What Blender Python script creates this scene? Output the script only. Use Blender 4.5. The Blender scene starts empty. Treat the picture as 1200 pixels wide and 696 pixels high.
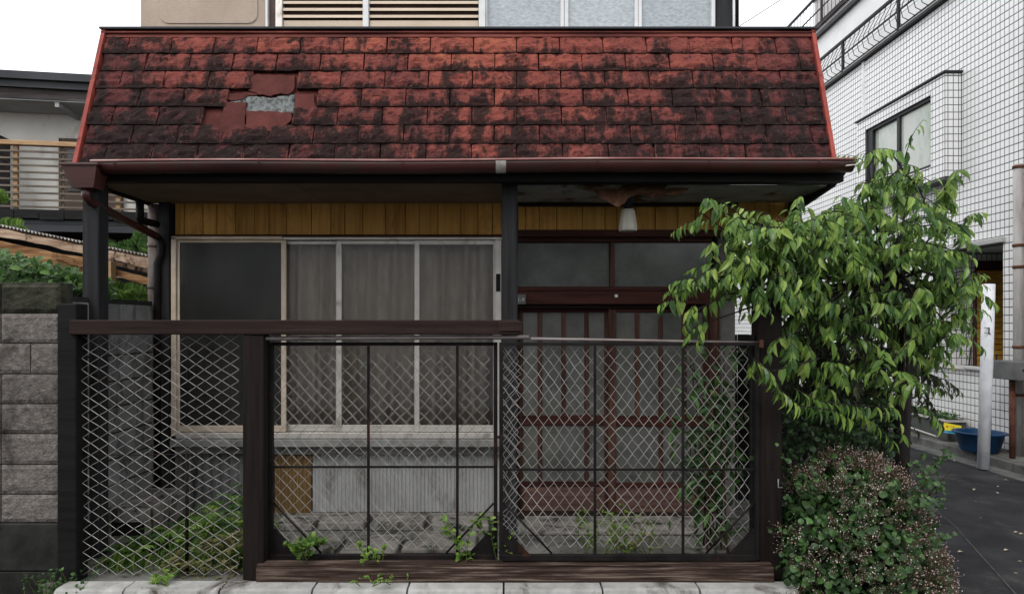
import bpy, math, random
import numpy as np
from mathutils import Vector, Matrix, noise
random.seed(7); rng = np.random.default_rng(7)
C = bpy.context.scene.collection
S = bpy.context.scene
R = math.radians
# ------------------------------------------------------------------ camera, sky, sun, exposure
F = 750.0; CX, CY, EYE = 594.0, 380.0, 1.65
cd = bpy.data.cameras.new("camera"); cam = bpy.data.objects.new("camera", cd); C.objects.link(cam)
cam.location = (0, 0, EYE); cam.rotation_euler = (R(90), 0, 0)
cd.sensor_width = 36; cd.lens = F/1200*36
cd.shift_x = 6/1200; cd.shift_y = 32/1200
cd.clip_start = .05; cd.clip_end = 500
S.camera = cam
SUN_EL, SUN_AZ = 47, -35          # azimuth measured from -Y (behind the camera) towards +X
w = bpy.data.worlds.new("World"); S.world = w; w.use_nodes = True
nt = w.node_tree; nt.nodes.clear()
out = nt.nodes.new("ShaderNodeOutputWorld"); bg = nt.nodes.new("ShaderNodeBackground")
sky = nt.nodes.new("ShaderNodeTexSky"); sky.sky_type = 'NISHITA'; sky.sun_disc = False
sky.sun_elevation = R(SUN_EL); sky.sun_rotation = R(180 - SUN_AZ)
mx = nt.nodes.new("ShaderNodeMix"); mx.data_type = 'RGBA'; mx.inputs[0].default_value = .9
nt.links.new(sky.outputs[0], mx.inputs[6]); mx.inputs[7].default_value = (12.0, 12.2, 12.4, 1)   # flat cloud cover
nt.links.new(mx.outputs[2], bg.inputs[0]); bg.inputs[1].default_value = .12
nt.links.new(bg.outputs[0], out.inputs[0])
sl = bpy.data.lights.new("sun", 'SUN'); sl.energy = 1.1; sl.angle = R(25); sl.color = (1, .97, .93)
so = bpy.data.objects.new("sun", sl); C.objects.link(so); so.location = (0, 0, 20)
so.rotation_euler = Vector((math.sin(R(SUN_AZ))*math.cos(R(SUN_EL)), -math.cos(R(SUN_AZ))*math.cos(R(SUN_EL)), math.sin(R(SUN_EL)))).to_track_quat('Z', 'Y').to_euler()
S.view_settings.view_transform = 'Standard'; S.view_settings.look = 'None'
S.view_settings.exposure = .3; S.view_settings.gamma = 1
S.cycles.use_denoising = True
S.cycles.max_bounces = 6; S.cycles.transparent_max_bounces = 16; S.cycles.caustics_reflective = False; S.cycles.caustics_refractive = False

def PX(x, s): return (x-CX)/s
def PZ(y, s): return EYE-(y-CY)/s
def PY(s): return F/s
def W(x, y, s): return Vector((PX(x, s), F/s, PZ(y, s)))

# ------------------------------------------------------------------ materials
def ramp(nt, stops):
    r = nt.nodes.new("ShaderNodeValToRGB"); e = r.color_ramp.elements
    while len(e) < len(stops): e.new(.5)
    for i, (p, c) in enumerate(stops):
        e[i].position = p; e[i].color = (*c, 1)
    return r
def base_nodes(name):
    m = bpy.data.materials.new(name); m.use_nodes = True
    nt = m.node_tree; nt.nodes.clear()
    o = nt.nodes.new("ShaderNodeOutputMaterial"); p = nt.nodes.new("ShaderNodeBsdfPrincipled")
    nt.links.new(p.outputs[0], o.inputs[0])
    return m, nt, o, p
def coords(nt, stretch, obj=False):
    if obj:
        g = nt.nodes.new("ShaderNodeTexCoord"); src = g.outputs['Object']
    else:
        g = nt.nodes.new("ShaderNodeNewGeometry"); src = g.outputs['Position']
    mp = nt.nodes.new("ShaderNodeMapping"); mp.inputs['Scale'].default_value = stretch
    nt.links.new(src, mp.inputs[0]); return mp.outputs[0]
def noise_n(nt, vec, scale, detail=6, rough=.6, dist=0):
    n = nt.nodes.new("ShaderNodeTexNoise"); n.inputs['Scale'].default_value = scale
    n.inputs['Detail'].default_value = detail; n.inputs['Roughness'].default_value = rough; n.inputs['Distortion'].default_value = dist
    nt.links.new(vec, n.inputs['Vector']); return n.outputs['Fac']
def math_n(nt, op, a, b=None, clamp=False):
    n = nt.nodes.new("ShaderNodeMath"); n.operation = op; n.use_clamp = clamp
    for i, v in enumerate((a, b)):
        if v is None: continue
        if isinstance(v, (int, float)): n.inputs[i].default_value = v
        else: nt.links.new(v, n.inputs[i])
    return n.outputs[0]
def mix_n(nt, f, a, b, mode='MIX'):
    n = nt.nodes.new("ShaderNodeMix"); n.data_type = 'RGBA'; n.blend_type = mode
    if isinstance(f, (int, float)): n.inputs[0].default_value = f
    else: nt.links.new(f, n.inputs[0])
    for i, v in ((6, a), (7, b)):
        if isinstance(v, tuple): n.inputs[i].default_value = (*v, 1)
        else: nt.links.new(v, n.inputs[i])
    return n.outputs[2]
def bump_n(nt, p, h, strength=.3, dist=.01):
    b = nt.nodes.new("ShaderNodeBump"); b.inputs['Strength'].default_value = strength; b.inputs['Distance'].default_value = dist
    nt.links.new(h, b.inputs['Height']); nt.links.new(b.outputs[0], p.inputs['Normal'])
def mat(name, stops, scale=6, stretch=(1, 1, 1), rough=.75, bump=.25, bscale=60, metal=0, spec=.14, rnd=0., dist=0., bd=.004, detail=7, stain=None):
    m, nt, o, p = base_nodes(name)
    v = coords(nt, stretch)
    f = noise_n(nt, v, scale, detail, .62, dist)
    if isinstance(stops[0], float): stops = [(0., stops), (1., stops)]
    r = ramp(nt, stops); nt.links.new(f, r.inputs[0]); col = r.outputs[0]
    if stain:                                   # (colour, scale, threshold, softness)
        sc, ss, th, sf = stain
        g = coords(nt, (1, 1, .45)); f2 = noise_n(nt, g, ss, 8, .7, .4)
        k = math_n(nt, 'MULTIPLY', math_n(nt, 'SUBTRACT', f2, th), 1/sf, True)
        col = mix_n(nt, k, col, sc)
    if rnd:
        oi = nt.nodes.new("ShaderNodeObjectInfo")
        k = math_n(nt, 'ADD', math_n(nt, 'MULTIPLY', oi.outputs['Random'], rnd), 1-rnd/2)
        h = nt.nodes.new("ShaderNodeHueSaturation"); nt.links.new(k, h.inputs['Value']); nt.links.new(col, h.inputs['Color']); col = h.outputs[0]
    nt.links.new(col, p.inputs['Base Color'])
    p.inputs['Roughness'].default_value = rough; p.inputs['Metallic'].default_value = metal; p.inputs['Specular IOR Level'].default_value = spec
    if bump: bump_n(nt, p, noise_n(nt, v, bscale, 5, .65), bump, bd)
    return m
M = {}
HG = (.25, 5, 5); VG = (5, 5, .25)
M['asphalt'] = mat('asphalt', [(.35, (.013, .013, .015)), (.65, (.032, .032, .034))], 2.6, rough=.75, bump=.8, bscale=190, bd=.008, stain=((.055, .053, .052), 1.3, .56, .12))
M['yard'] = mat('yard_concrete', [(.3, (.09, .09, .08)), (.7, (.24, .235, .215))], 3, rough=.9, bump=.5, bscale=40, stain=((.03, .035, .02), 4, .5, .15))
M['slab'] = mat('slab_concrete', [(.3, (.15, .14, .125)), (.7, (.32, .3, .275))], 8, rough=.9, bump=.5, bscale=50, rnd=.3, stain=((.04, .045, .03), 6, .5, .12))
M['kerb'] = mat('kerb_stone', [(.35, (.3, .295, .28)), (.65, (.44, .435, .42))], 9, rough=.85, bump=.5, bscale=70, rnd=.2, stain=((.07, .06, .045), 3.2, .55, .12))
M['farkerb'] = mat('far_kerb', [(.3, (.05, .05, .05)), (.7, (.15, .15, .145))], 4, rough=.9, bump=.3, rnd=.2)
M['block'] = mat('split_face_block', [(.3, (.11, .097, .087)), (.5, (.195, .172, .157)), (.7, (.29, .26, .24))], 26, rough=.95, bump=1, bscale=70, bd=.02, rnd=.25, stain=((.045, .038, .033), 3, .52, .2))
M['blockcap'] = mat('mossy_block', [(.3, (.018, .019, .014)), (.7, (.07, .068, .05))], 9, rough=.95, bump=1, bscale=60, bd=.015, rnd=.2)
M['blockbase'] = mat('dark_base_block', [(.3, (.014, .014, .013)), (.7, (.04, .04, .038))], 6, rough=.9, bump=.5, bscale=50, rnd=.2)
M['sideblock'] = mat('grey_side_block', [(.3, (.11, .112, .113)), (.7, (.23, .23, .23))], 5, rough=.9, bump=.5, bscale=60, rnd=.4, stain=((.03, .03, .03), 4, .5, .15))
M['dwoodh'] = mat('dark_wood_h', [(.3, (.011, .006, .005)), (.6, (.03, .018, .015)), (.8, (.06, .04, .034))], 6, HG, rough=.7, bump=.6, bscale=40, bd=.006)
M['dwoodv'] = mat('dark_wood_v', [(.3, (.008, .006, .0055)), (.65, (.021, .015, .013)), (.85, (.048, .036, .031))], 6, VG, rough=.7, bump=.6, bscale=40, bd=.006)
M['oldsill'] = mat('rotten_sill', [(.35, (.02, .012, .009)), (.52, (.08, .05, .04)), (.68, (.28, .22, .18))], 7, (.35, 6, 9), rough=.9, bump=.9, bscale=50, bd=.012)
M['blackwood'] = mat('black_wood', [(.3, (.005, .005, .005)), (.7, (.015, .014, .014))], 6, HG, rough=.6, bump=.4)
M['redwoodh'] = mat('red_brown_wood_h', [(.3, (.028, .01, .008)), (.7, (.08, .027, .021))], 6, HG, rough=.5, bump=.4)
M['fadedwood'] = mat('faded_brown_wood', [(.3, (.07, .035, .028)), (.7, (.17, .1, .082))], 6, HG, rough=.75, bump=.4)
M['redwoodv'] = mat('red_brown_wood_v', [(.3, (.028, .013, .01)), (.5, (.07, .033, .025)), (.75, (.14, .07, .052))], 6, VG, rough=.55, bump=.4, rnd=.3)
M['greypost'] = mat('grey_post', [(.3, (.013, .013, .014)), (.7, (.036, .036, .039))], 6, VG, rough=.75, bump=.5)
M['plank'] = mat('ochre_plank', [(.25, (.34, .16, .04)), (.5, (.55, .29, .075)), (.8, (.68, .4, .12))], 5, VG, rough=.65, bump=.3, rnd=.35, stain=((.2, .09, .03), 5, .56, .2))
M['soffit'] = mat('soffit_board', [(.3, (.2, .14, .11)), (.7, (.33, .24, .19))], 3, (1, 1, 1), rough=.85, bump=.3, rnd=.2)
M['soffitg'] = mat('grey_soffit_ply', [(.3, (.3, .31, .29)), (.7, (.46, .46, .43))], 3, rough=.85, bump=.3, stain=((.12, .06, .03), 3.2, .5, .15))
M['ply'] = mat('peeled_ply', [(.3, (.14, .05, .03)), (.7, (.42, .24, .15))], 9, rough=.85, bump=.5)
M['gutter'] = mat('gutter_red', [(.3, (.03, .01, .009)), (.7, (.085, .025, .022))], 3, (.4, 2, 2), rough=.38, bump=.1, spec=.5, stain=((.035, .03, .022), 4, .52, .15))
M['gutterlip'] = mat('gutter_lip', [(.3, (.13, .04, .038)), (.5, (.3, .14, .13)), (.7, (.55, .42, .38))], 2.5, (.5, 2, 2), rough=.4, bump=0)
M['rake'] = mat('rake_red', [(.3, (.2, .035, .028)), (.7, (.38, .085, .065))], 6, rough=.55, bump=.2, stain=((.06, .02, .02), 8, .58, .1))
M['flash'] = mat('ridge_flashing', [(.3, (.05, .015, .013)), (.55, (.16, .04, .03)), (.8, (.3, .1, .085))], 4, (.4, 1, 2), rough=.6, bump=.2)
M['alu'] = mat('aluminium', [(.3, (.55, .52, .48)), (.7, (.74, .7, .65))], 5, rough=.4, bump=.05, metal=.4, stain=((.2, .16, .12), 9, .55, .2))
M['alubeige'] = mat('beige_aluminium', [(.3, (.52, .42, .32)), (.7, (.74, .62, .5))], 5, rough=.45, bump=.05, metal=.2)
M['whitepaint'] = mat('white_frame', [(.3, (.6, .6, .6)), (.7, (.8, .8, .8))], 5, rough=.4, bump=.05)
M['sillgrey'] = mat('sill_grey', [(.3, (.18, .18, .17)), (.7, (.32, .315, .3))], 5, rough=.7, bump=.2, stain=((.1, .09, .075), 5, .52, .2))
M['ribbed'] = mat('ribbed_sheet', [(.3, (.3, .3, .295)), (.7, (.43, .43, .42))], 5, (2, 2, .4), rough=.6, bump=.15, stain=((.14, .125, .1), 4, .55, .2))
M['ribbrown'] = mat('ribbed_brown', [(.3, (.13, .075, .03)), (.7, (.24, .15, .065))], 5, VG, rough=.75, bump=.3)
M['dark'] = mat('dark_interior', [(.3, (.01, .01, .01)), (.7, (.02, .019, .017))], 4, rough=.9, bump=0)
M['bodywall'] = mat('house_side_render', [(.3, (.1, .095, .09)), (.7, (.2, .19, .18))], 4, rough=.9, bump=.3)
M['stucco'] = mat('beige_stucco', [(.3, (.36, .285, .23)), (.7, (.47, .38, .31))], 3, rough=.95, bump=.9, bscale=120, bd=.006, stain=((.25, .23, .15), 3.5, .55, .2))
M['slatbeige'] = mat('beige_slat', [(.3, (.52, .42, .32)), (.7, (.62, .51, .4))], 3, rough=.5, bump=.05, rnd=.1)
M['gap'] = mat('dark_gap', [(.3, (.09, .065, .058)), (.7, (.16, .12, .105))], 4, rough=.9, bump=0)
M['steel'] = mat('dark_steel', [(.3, (.008, .007, .007)), (.7, (.024, .02, .02))], 8, rough=.55, bump=.3, metal=.2, stain=((.07, .025, .012), 6, .58, .12))
M['railworn'] = mat('worn_rail', [(.3, (.12, .09, .085)), (.6, (.3, .27, .26))], 4, (.6, 3, 3), rough=.45, bump=.1, metal=.4)
M['wire'] = mat('galvanised_wire', [(.3, (.24, .225, .21)), (.7, (.5, .48, .45))], 6, rough=.5, bump=0, metal=.35)
M['wiredark'] = mat('dark_wire', [(.3, (.015, .018, .016)), (.7, (.04, .045, .04))], 6, rough=.6, bump=0)
M['tile'] = mat('white_wall_tile', [(.3, (.76, .76, .76)), (.7, (.84, .84, .84))], 1.2, rough=.25, bump=0, spec=.5, stain=((.55, .53, .5), 1.6, .58, .2), rnd=0)
M['grout'] = mat('grey_grout', [(.3, (.08, .08, .082)), (.7, (.13, .13, .132))], 5, rough=.9, bump=0)
M['plaster'] = mat('white_plaster', [(.3, (.66, .66, .66)), (.7, (.8, .8, .8))], 1.5, rough=.8, bump=.1)
M['greyplaster'] = mat('grey_plaster', [(.3, (.38, .38, .37)), (.7, (.5, .5, .49))], 1.5, rough=.8, bump=.1)
M['blackmetal'] = mat('black_metal', [(.3, (.02, .02, .022)), (.7, (.04, .04, .042))], 5, rough=.5, bump=0, metal=.3)
M['shutteryellow'] = mat('yellow_shutter', [(.3, (.42, .2, .03)), (.7, (.62, .36, .06))], 5, rough=.6, bump=.05, rnd=.2)
M['poleW'] = mat('white_pole_paint', [(.3, (.55, .58, .63)), (.7, (.78, .78, .8))], 7, rough=.5, bump=.1, stain=((.35, .33, .36), 9, .6, .1))
M['tub'] = mat('blue_plastic', [(.3, (.006, .03, .08)), (.7, (.014, .06, .14))], 5, rough=.4, bump=.05)
M['planter'] = mat('grey_plastic', [(.3, (.05, .055, .05)), (.7, (.1, .105, .1))], 5, rough=.7, bump=.1)
M['soil'] = mat('soil', [(.3, (.015, .01, .008)), (.7, (.05, .035, .025))], 30, rough=1, bump=.8)
M['yellow'] = mat('yellow_card', [(.3, (.75, .6, .03)), (.7, (.85, .7, .06))], 5, rough=.5, bump=0)
M['skyblue'] = mat('blue_card', [(.3, (.05, .3, .5)), (.7, (.1, .4, .6))], 5, rough=.5, bump=0)
M['ink'] = mat('black_ink', [(.3, (.02, .02, .03)), (.7, (.03, .03, .04))], 5, rough=.6, bump=0)
M['redink'] = mat('red_ink', [(.3, (.55, .05, .07)), (.7, (.65, .08, .1))], 5, rough=.6, bump=0)
M['metalbox'] = mat('grey_box_metal', [(.3, (.1, .1, .1)), (.7, (.17, .17, .17))], 5, rough=.5, bump=.05, metal=.2)
M['palebox'] = mat('pale_box_metal', [(.3, (.4, .38, .37)), (.7, (.52, .5, .49))], 5, rough=.5, bump=.05)
M['pipegrey'] = mat('grey_drain_pipe', [(.3, (.26, .24, .23)), (.7, (.42, .4, .39))], 4, (3, 3, .5), rough=.6, bump=.1, stain=((.13, .06, .045), 5, .56, .15))
M['rust'] = mat('rust', [(.3, (.06, .022, .014)), (.7, (.16, .07, .045))], 12, rough=.8, bump=.3)
M['concpipe'] = mat('mottled_pipe', [(.3, (.07, .055, .05)), (.7, (.2, .17, .155))], 7, (2, 2, 1), rough=.85, bump=.4)
M['nwall'] = mat('cream_render', [(.3, (.58, .56, .51)), (.7, (.74, .72, .68))], 1.2, rough=.9, bump=.2, bscale=30, stain=((.26, .24, .2), 1.4, .52, .2))
M['nroof'] = mat('dark_metal_roof', [(.3, (.028, .03, .034)), (.7, (.055, .057, .062))], 2, (.4, 1, 1), rough=.45, bump=.1)
M['nfascia'] = mat('weathered_fascia', [(.3, (.03, .024, .024)), (.6, (.07, .06, .06)), (.8, (.2, .19, .18))], 3, (.3, 2, 5), rough=.8, bump=.3)
M['nsoffit'] = mat('grey_white_soffit', [(.3, (.3, .31, .31)), (.7, (.42, .43, .43))], 2, rough=.8, bump=.1)
M['ndoor'] = mat('brown_door', [(.3, (.07, .045, .035)), (.7, (.12, .085, .065))], 3, VG, rough=.6, bump=.2)
M['tanwood'] = mat('tan_wood', [(.3, (.28, .17, .09)), (.7, (.5, .33, .19))], 4, (.4, 3, 3), rough=.7, bump=.2)
M['slatdark'] = mat('grey_slat', [(.3, (.09, .075, .06)), (.7, (.2, .165, .13))], 4, (.4, 3, 3), rough=.7, bump=.2, rnd=.3)
M['rotwood'] = mat('rotten_board', [(.3, (.09, .04, .02)), (.5, (.3, .155, .07)), (.75, (.52, .34, .18))], 4, (.6, 3, 5), rough=.9, bump=.7, bscale=30, bd=.01, stain=((.05, .025, .015), 3, .6, .1))
M['rotpale'] = mat('pale_weathered_board', [(.3, (.22, .13, .08)), (.6, (.5, .37, .27)), (.8, (.7, .62, .52))], 5, (.6, 3, 5), rough=.9, bump=.6, stain=((.03, .015, .01), 6, .53, .1))
M['corr'] = mat('old_corrugated_plastic', [(.3, (.45, .42, .38)), (.7, (.72, .7, .67))], 5, rough=.7, bump=.2, stain=((.12, .05, .03), 6, .5, .15))
M['bark'] = mat('dark_bark', [(.3, (.012, .01, .01)), (.7, (.04, .034, .032))], 9, VG, rough=.9, bump=.8, bscale=30, bd=.01)
M['stem'] = mat('green_stem', [(.3, (.06, .1, .02)), (.7, (.12, .15, .04))], 9, rough=.7, bump=0)
M['twig'] = mat('brown_twig', [(.3, (.035, .022, .015)), (.7, (.08, .05, .03))], 9, rough=.8, bump=0)
M['lamp'] = mat('porch_lamp_glass', [(.3, (.42, .4, .34)), (.7, (.56, .54, .47))], 7, rough=.35, bump=.05)
M['plate'] = mat('number_plate', [(.3, (.1, .1, .1)), (.7, (.15, .15, .15))], 7, rough=.5, bump=.05)
M['print'] = mat('pale_print', [(.3, (.5, .5, .48)), (.7, (.6, .6, .58))], 7, rough=.5, bump=0)
M['white'] = mat('white_enamel', [(.3, (.75, .75, .72)), (.7, (.8, .8, .78))], 7, rough=.4, bump=0)
M['far'] = mat('far_wall', [(.3, (.3, .3, .3)), (.7, (.42, .42, .42))], 1, rough=.9, bump=0)
M['cable'] = mat('black_cable', [(.3, (.02, .02, .02)), (.7, (.03, .03, .03))], 1, rough=.7, bump=0)
M['deadleaf'] = mat('dry_leaf', [(.3, (.3, .24, .16)), (.7, (.5, .44, .34))], 9, rough=.8, bump=0)
M['underslab'] = mat('grey_underlayer', [(.4, (.08, .085, .082)), (.56, (.2, .21, .21))], 34, rough=.95, bump=.8, bscale=90, stain=((.04, .04, .04), 16, .55, .06))
M['underred'] = mat('smooth_red_underlayer', [(.3, (.06, .017, .014)), (.7, (.12, .035, .029))], 9, rough=.8, bump=.3, rnd=.25)

def shingle_mat():
    m, nt, o, p = base_nodes('red_mossy_shingle')
    v = coords(nt, (1, 1, 1)); vd = coords(nt, (1.6, 1.6, .5))
    big = noise_n(nt, v, 1.1, 4, .55)
    mid = noise_n(nt, v, 9, 9, .72, .6)
    fine = noise_n(nt, v, 52, 12, .85, .3)
    drip = noise_n(nt, vd, 5.2, 8, .66, .5)
    g = nt.nodes.new("ShaderNodeNewGeometry"); sx = nt.nodes.new("ShaderNodeSeparateXYZ"); nt.links.new(g.outputs['Position'], sx.inputs[0])
    h = math_n(nt, 'DIVIDE', math_n(nt, 'SUBTRACT', 3.86, sx.outputs[2]), 1.07)               # 0 ridge .. 1 eave
    xr = math_n(nt, 'MULTIPLY', math_n(nt, 'ABSOLUTE', math_n(nt, 'ADD', sx.outputs[0], .15)), .11)   # weathered more toward the ends
    oi = nt.nodes.new("ShaderNodeObjectInfo")
    r = ramp(nt, [(.22, (.1, .028, .028)), (.42, (.19, .052, .045)), (.6, (.32, .082, .06)), (.82, (.49, .15, .085))])
    a = math_n(nt, 'ADD', math_n(nt, 'MULTIPLY', mid, .55), math_n(nt, 'MULTIPLY', big, .5))
    a = math_n(nt, 'ADD', a, math_n(nt, 'MULTIPLY', fine, .22))
    a = math_n(nt, 'ADD', a, math_n(nt, 'MULTIPLY', oi.outputs['Random'], .15))
    a = math_n(nt, 'SUBTRACT', a, math_n(nt, 'MULTIPLY', h, .3))
    a = math_n(nt, 'SUBTRACT', a, xr)
    nt.links.new(a, r.inputs[0])
    # moss and lichen grow along the butts and in streaks running down
    tc = nt.nodes.new("ShaderNodeTexCoord"); sg = nt.nodes.new("ShaderNodeSeparateXYZ"); nt.links.new(tc.outputs['Generated'], sg.inputs[0])
    edge = math_n(nt, 'SUBTRACT', 1, math_n(nt, 'MULTIPLY', sg.outputs[2], 2.8), True)
    k = math_n(nt, 'ADD', math_n(nt, 'MULTIPLY', drip, 1.9), math_n(nt, 'MULTIPLY', fine, 1.1))
    strk = noise_n(nt, coords(nt, (2.6, 2.6, .22)), 2.6, 5, .6, .2)
    k = math_n(nt, 'ADD', k, math_n(nt, 'MULTIPLY', math_n(nt, 'SUBTRACT', strk, .5), 1.5))
    k = math_n(nt, 'ADD', k, math_n(nt, 'MULTIPLY', edge, .34))
    k = math_n(nt, 'ADD', k, math_n(nt, 'MULTIPLY', h, .30))
    k = math_n(nt, 'ADD', k, math_n(nt, 'MULTIPLY', xr, .35))
    k = math_n(nt, 'MULTIPLY', math_n(nt, 'SUBTRACT', k, 1.60), 4.2, True)
    moss = ramp(nt, [(.35, (.007, .0055, .005)), (.55, (.02, .014, .013)), (.75, (.065, .038, .034))]); nt.links.new(fine, moss.inputs[0])
    col = mix_n(nt, math_n(nt, 'MULTIPLY', k, .92), r.outputs[0], moss.outputs[0])
    vein = noise_n(nt, coords(nt, (.7, .7, 1.7)), 17, 10, .78, 1.3)
    kv = math_n(nt, 'MULTIPLY', math_n(nt, 'SUBTRACT', math_n(nt, 'ADD', vein, math_n(nt, 'MULTIPLY', edge, .09)), .515), 10, True)
    col = mix_n(nt, math_n(nt, 'MULTIPLY', kv, .82), col, (.016, .009, .009))
    lich = noise_n(nt, coords(nt, (1, 1, 1)), 30, 8, .8, .2)
    kl = math_n(nt, 'MULTIPLY', math_n(nt, 'SUBTRACT', lich, .57), 9, True)
    col = mix_n(nt, math_n(nt, 'MULTIPLY', kl, .35), col, (.42, .2, .17))
    sd = math_n(nt, 'MULTIPLY', math_n(nt, 'ABSOLUTE', math_n(nt, 'SUBTRACT', sg.outputs[0], .5)), 2)
    ks = math_n(nt, 'MULTIPLY', math_n(nt, 'SUBTRACT', sd, .94), 20, True)
    ks = math_n(nt, 'MULTIPLY', ks, math_n(nt, 'MULTIPLY', math_n(nt, 'SUBTRACT', mid, .5), 6, True))
    col = mix_n(nt, math_n(nt, 'MULTIPLY', ks, math_n(nt, 'MULTIPLY', h, .8)), col, (.36, .13, .11))
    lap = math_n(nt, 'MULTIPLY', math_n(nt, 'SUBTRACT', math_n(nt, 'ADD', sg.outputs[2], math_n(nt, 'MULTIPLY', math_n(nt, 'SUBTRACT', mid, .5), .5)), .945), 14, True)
    col = mix_n(nt, math_n(nt, 'MULTIPLY', lap, .9), col, (.008, .006, .006))     # dark band under each lap: butt shadow put into the colour, with grime
    nt.links.new(col, p.inputs['Base Color']); p.inputs['Roughness'].default_value = .8; p.inputs['Specular IOR Level'].default_value = .15
    bump_n(nt, p, math_n(nt, 'ADD', mid, math_n(nt, 'MULTIPLY', fine, .5)), 1, .03)
    return m
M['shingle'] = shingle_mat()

def leaf_mat(name, stops, trans=.35, rough=.45):
    m, nt, o, p = base_nodes(name)
    oi = nt.nodes.new("ShaderNodeObjectInfo"); at = nt.nodes.new("ShaderNodeAttribute"); at.attribute_name = 'tint'
    s = math_n(nt, 'FRACT', math_n(nt, 'ADD', at.outputs['Fac'], math_n(nt, 'MULTIPLY', oi.outputs['Random'], .999)))
    r = ramp(nt, stops); nt.links.new(s, r.inputs[0])
    f = noise_n(nt, coords(nt, (1, 1, 1)), 40, 3)
    c = mix_n(nt, math_n(nt, 'MULTIPLY', f, .35), r.outputs[0], tuple(.5*v for v in stops[0][1]))
    nt.links.new(c, p.inputs['Base Color']); p.inputs['Roughness'].default_value = rough; p.inputs['Specular IOR Level'].default_value = .4
    t = nt.nodes.new("ShaderNodeBsdfTranslucent")
    bc = nt.nodes.new("ShaderNodeBrightContrast"); bc.inputs['Bright'].default_value = .05; nt.links.new(c, bc.inputs[0]); nt.links.new(bc.outputs[0], t.inputs[0])
    mxs = nt.nodes.new("ShaderNodeMixShader"); mxs.inputs[0].default_value = trans
    nt.links.new(p.outputs[0], mxs.inputs[1]); nt.links.new(t.outputs[0], mxs.inputs[2]); nt.links.new(mxs.outputs[0], o.inputs[0])
    return m
M['leaf'] = leaf_mat('peach_leaf', [(0, (.045, .11, .03)), (.3, (.1, .2, .045)), (.65, (.19, .33, .065)), (.88, (.34, .5, .1)), (1, (.46, .56, .15))], .35, .33)
M['leafnew'] = leaf_mat('young_leaf', [(0, (.16, .3, .05)), (1, (.3, .45, .08))], .4)
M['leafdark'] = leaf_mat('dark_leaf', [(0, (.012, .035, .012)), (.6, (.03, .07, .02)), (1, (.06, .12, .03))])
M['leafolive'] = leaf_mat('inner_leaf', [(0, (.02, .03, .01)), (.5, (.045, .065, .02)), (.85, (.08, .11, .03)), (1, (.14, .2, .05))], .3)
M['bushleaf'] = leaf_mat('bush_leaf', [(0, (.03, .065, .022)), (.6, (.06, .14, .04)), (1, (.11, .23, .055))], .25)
M['bushbrown'] = leaf_mat('bush_stalk', [(0, (.07, .06, .03)), (1, (.2, .14, .09))], .1, .8)
M['petal'] = leaf_mat('pale_petal', [(0, (.5, .3, .3)), (.4, (.7, .58, .54)), (1, (.8, .76, .68))], .2, .8)
M['petalpink'] = leaf_mat('pink_petal', [(0, (.45, .24, .25)), (1, (.68, .48, .46))], .2, .8)
M['weed'] = leaf_mat('weed_leaf', [(0, (.06, .14, .025)), (.6, (.16, .29, .045)), (1, (.32, .45, .08))])
M['weeddry'] = leaf_mat('dry_weed', [(0, (.1, .09, .03)), (.6, (.22, .2, .07)), (1, (.34, .3, .13))], .2)
M['ivy'] = leaf_mat('ivy_leaf', [(0, (.03, .08, .015)), (.6, (.07, .17, .03)), (1, (.16, .3, .06))])
M['redflower'] = leaf_mat('red_flower', [(0, (.6, .03, .02)), (1, (.75, .08, .04))], .2)
M['yellowflower'] = leaf_mat('yellow_flower', [(0, (.7, .45, .03)), (1, (.8, .6, .06))], .2)

def glass(name, tint=(.6, .62, .6), alpha=.7, rough=.03):
    m = bpy.data.materials.new(name); m.use_nodes = True; nt = m.node_tree; nt.nodes.clear()
    o = nt.nodes.new("ShaderNodeOutputMaterial"); t = nt.nodes.new("ShaderNodeBsdfTransparent"); t.inputs[0].default_value = (*tint, 1)
    g = nt.nodes.new("ShaderNodeBsdfGlossy"); g.inputs['Roughness'].default_value = rough; g.inputs['Color'].default_value = (.9, .92, .95, 1)
    fr = nt.nodes.new("ShaderNodeFresnel"); fr.inputs[0].default_value = 1.5
    f = math_n(nt, 'MULTIPLY', fr.outputs[0], 1.2, True)
    d = nt.nodes.new("ShaderNodeBsdfDiffuse"); n = noise_n(nt, coords(nt, (1, 1, .4)), 5, 6, .7)
    rr = ramp(nt, [(.35, (.04, .04, .036)), (.7, (.12, .12, .11))]); nt.links.new(n, rr.inputs[0]); nt.links.new(rr.outputs[0], d.inputs[0])
    a = nt.nodes.new("ShaderNodeMixShader"); a.inputs[0].default_value = 1-alpha
    nt.links.new(t.outputs[0], a.inputs[1]); nt.links.new(d.outputs[0], a.inputs[2])
    b = nt.nodes.new("ShaderNodeMixShader"); nt.links.new(f, b.inputs[0]); nt.links.new(a.outputs[0], b.inputs[1]); nt.links.new(g.outputs[0], b.inputs[2])
    nt.links.new(b.outputs[0], o.inputs[0]); return m
M['glass'] = glass('dusty_glass', (.92, .92, .9), .93)
M['screen'] = glass('insect_screen', (.4, .38, .34), .72, .3)
def frosted(name, stops, rough=.3, scale=4, bs=90, stretch=(1, 1, 1), spec=.5, stain=None, bump=.35):
    return mat(name, stops, scale, stretch, rough=rough, bump=bump, bscale=bs, spec=spec, bd=.003, rnd=.3, stain=stain)
M['frost'] = frosted('frosted_door_glass', [(.3, (.06, .063, .057)), (.7, (.15, .152, .14))], .35, stain=((.13, .12, .095), 3, .55, .2))
M['transom'] = frosted('transom_glass', [(.3, (.06, .065, .06)), (.7, (.13, .14, .13))], .2)
M['bluepane'] = frosted('patterned_pane', [(.25, (.25, .275, .3)), (.5, (.36, .395, .42)), (.75, (.5, .53, .55))], .25, 30, 70, (1, 1, 2), bump=.8)
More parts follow.
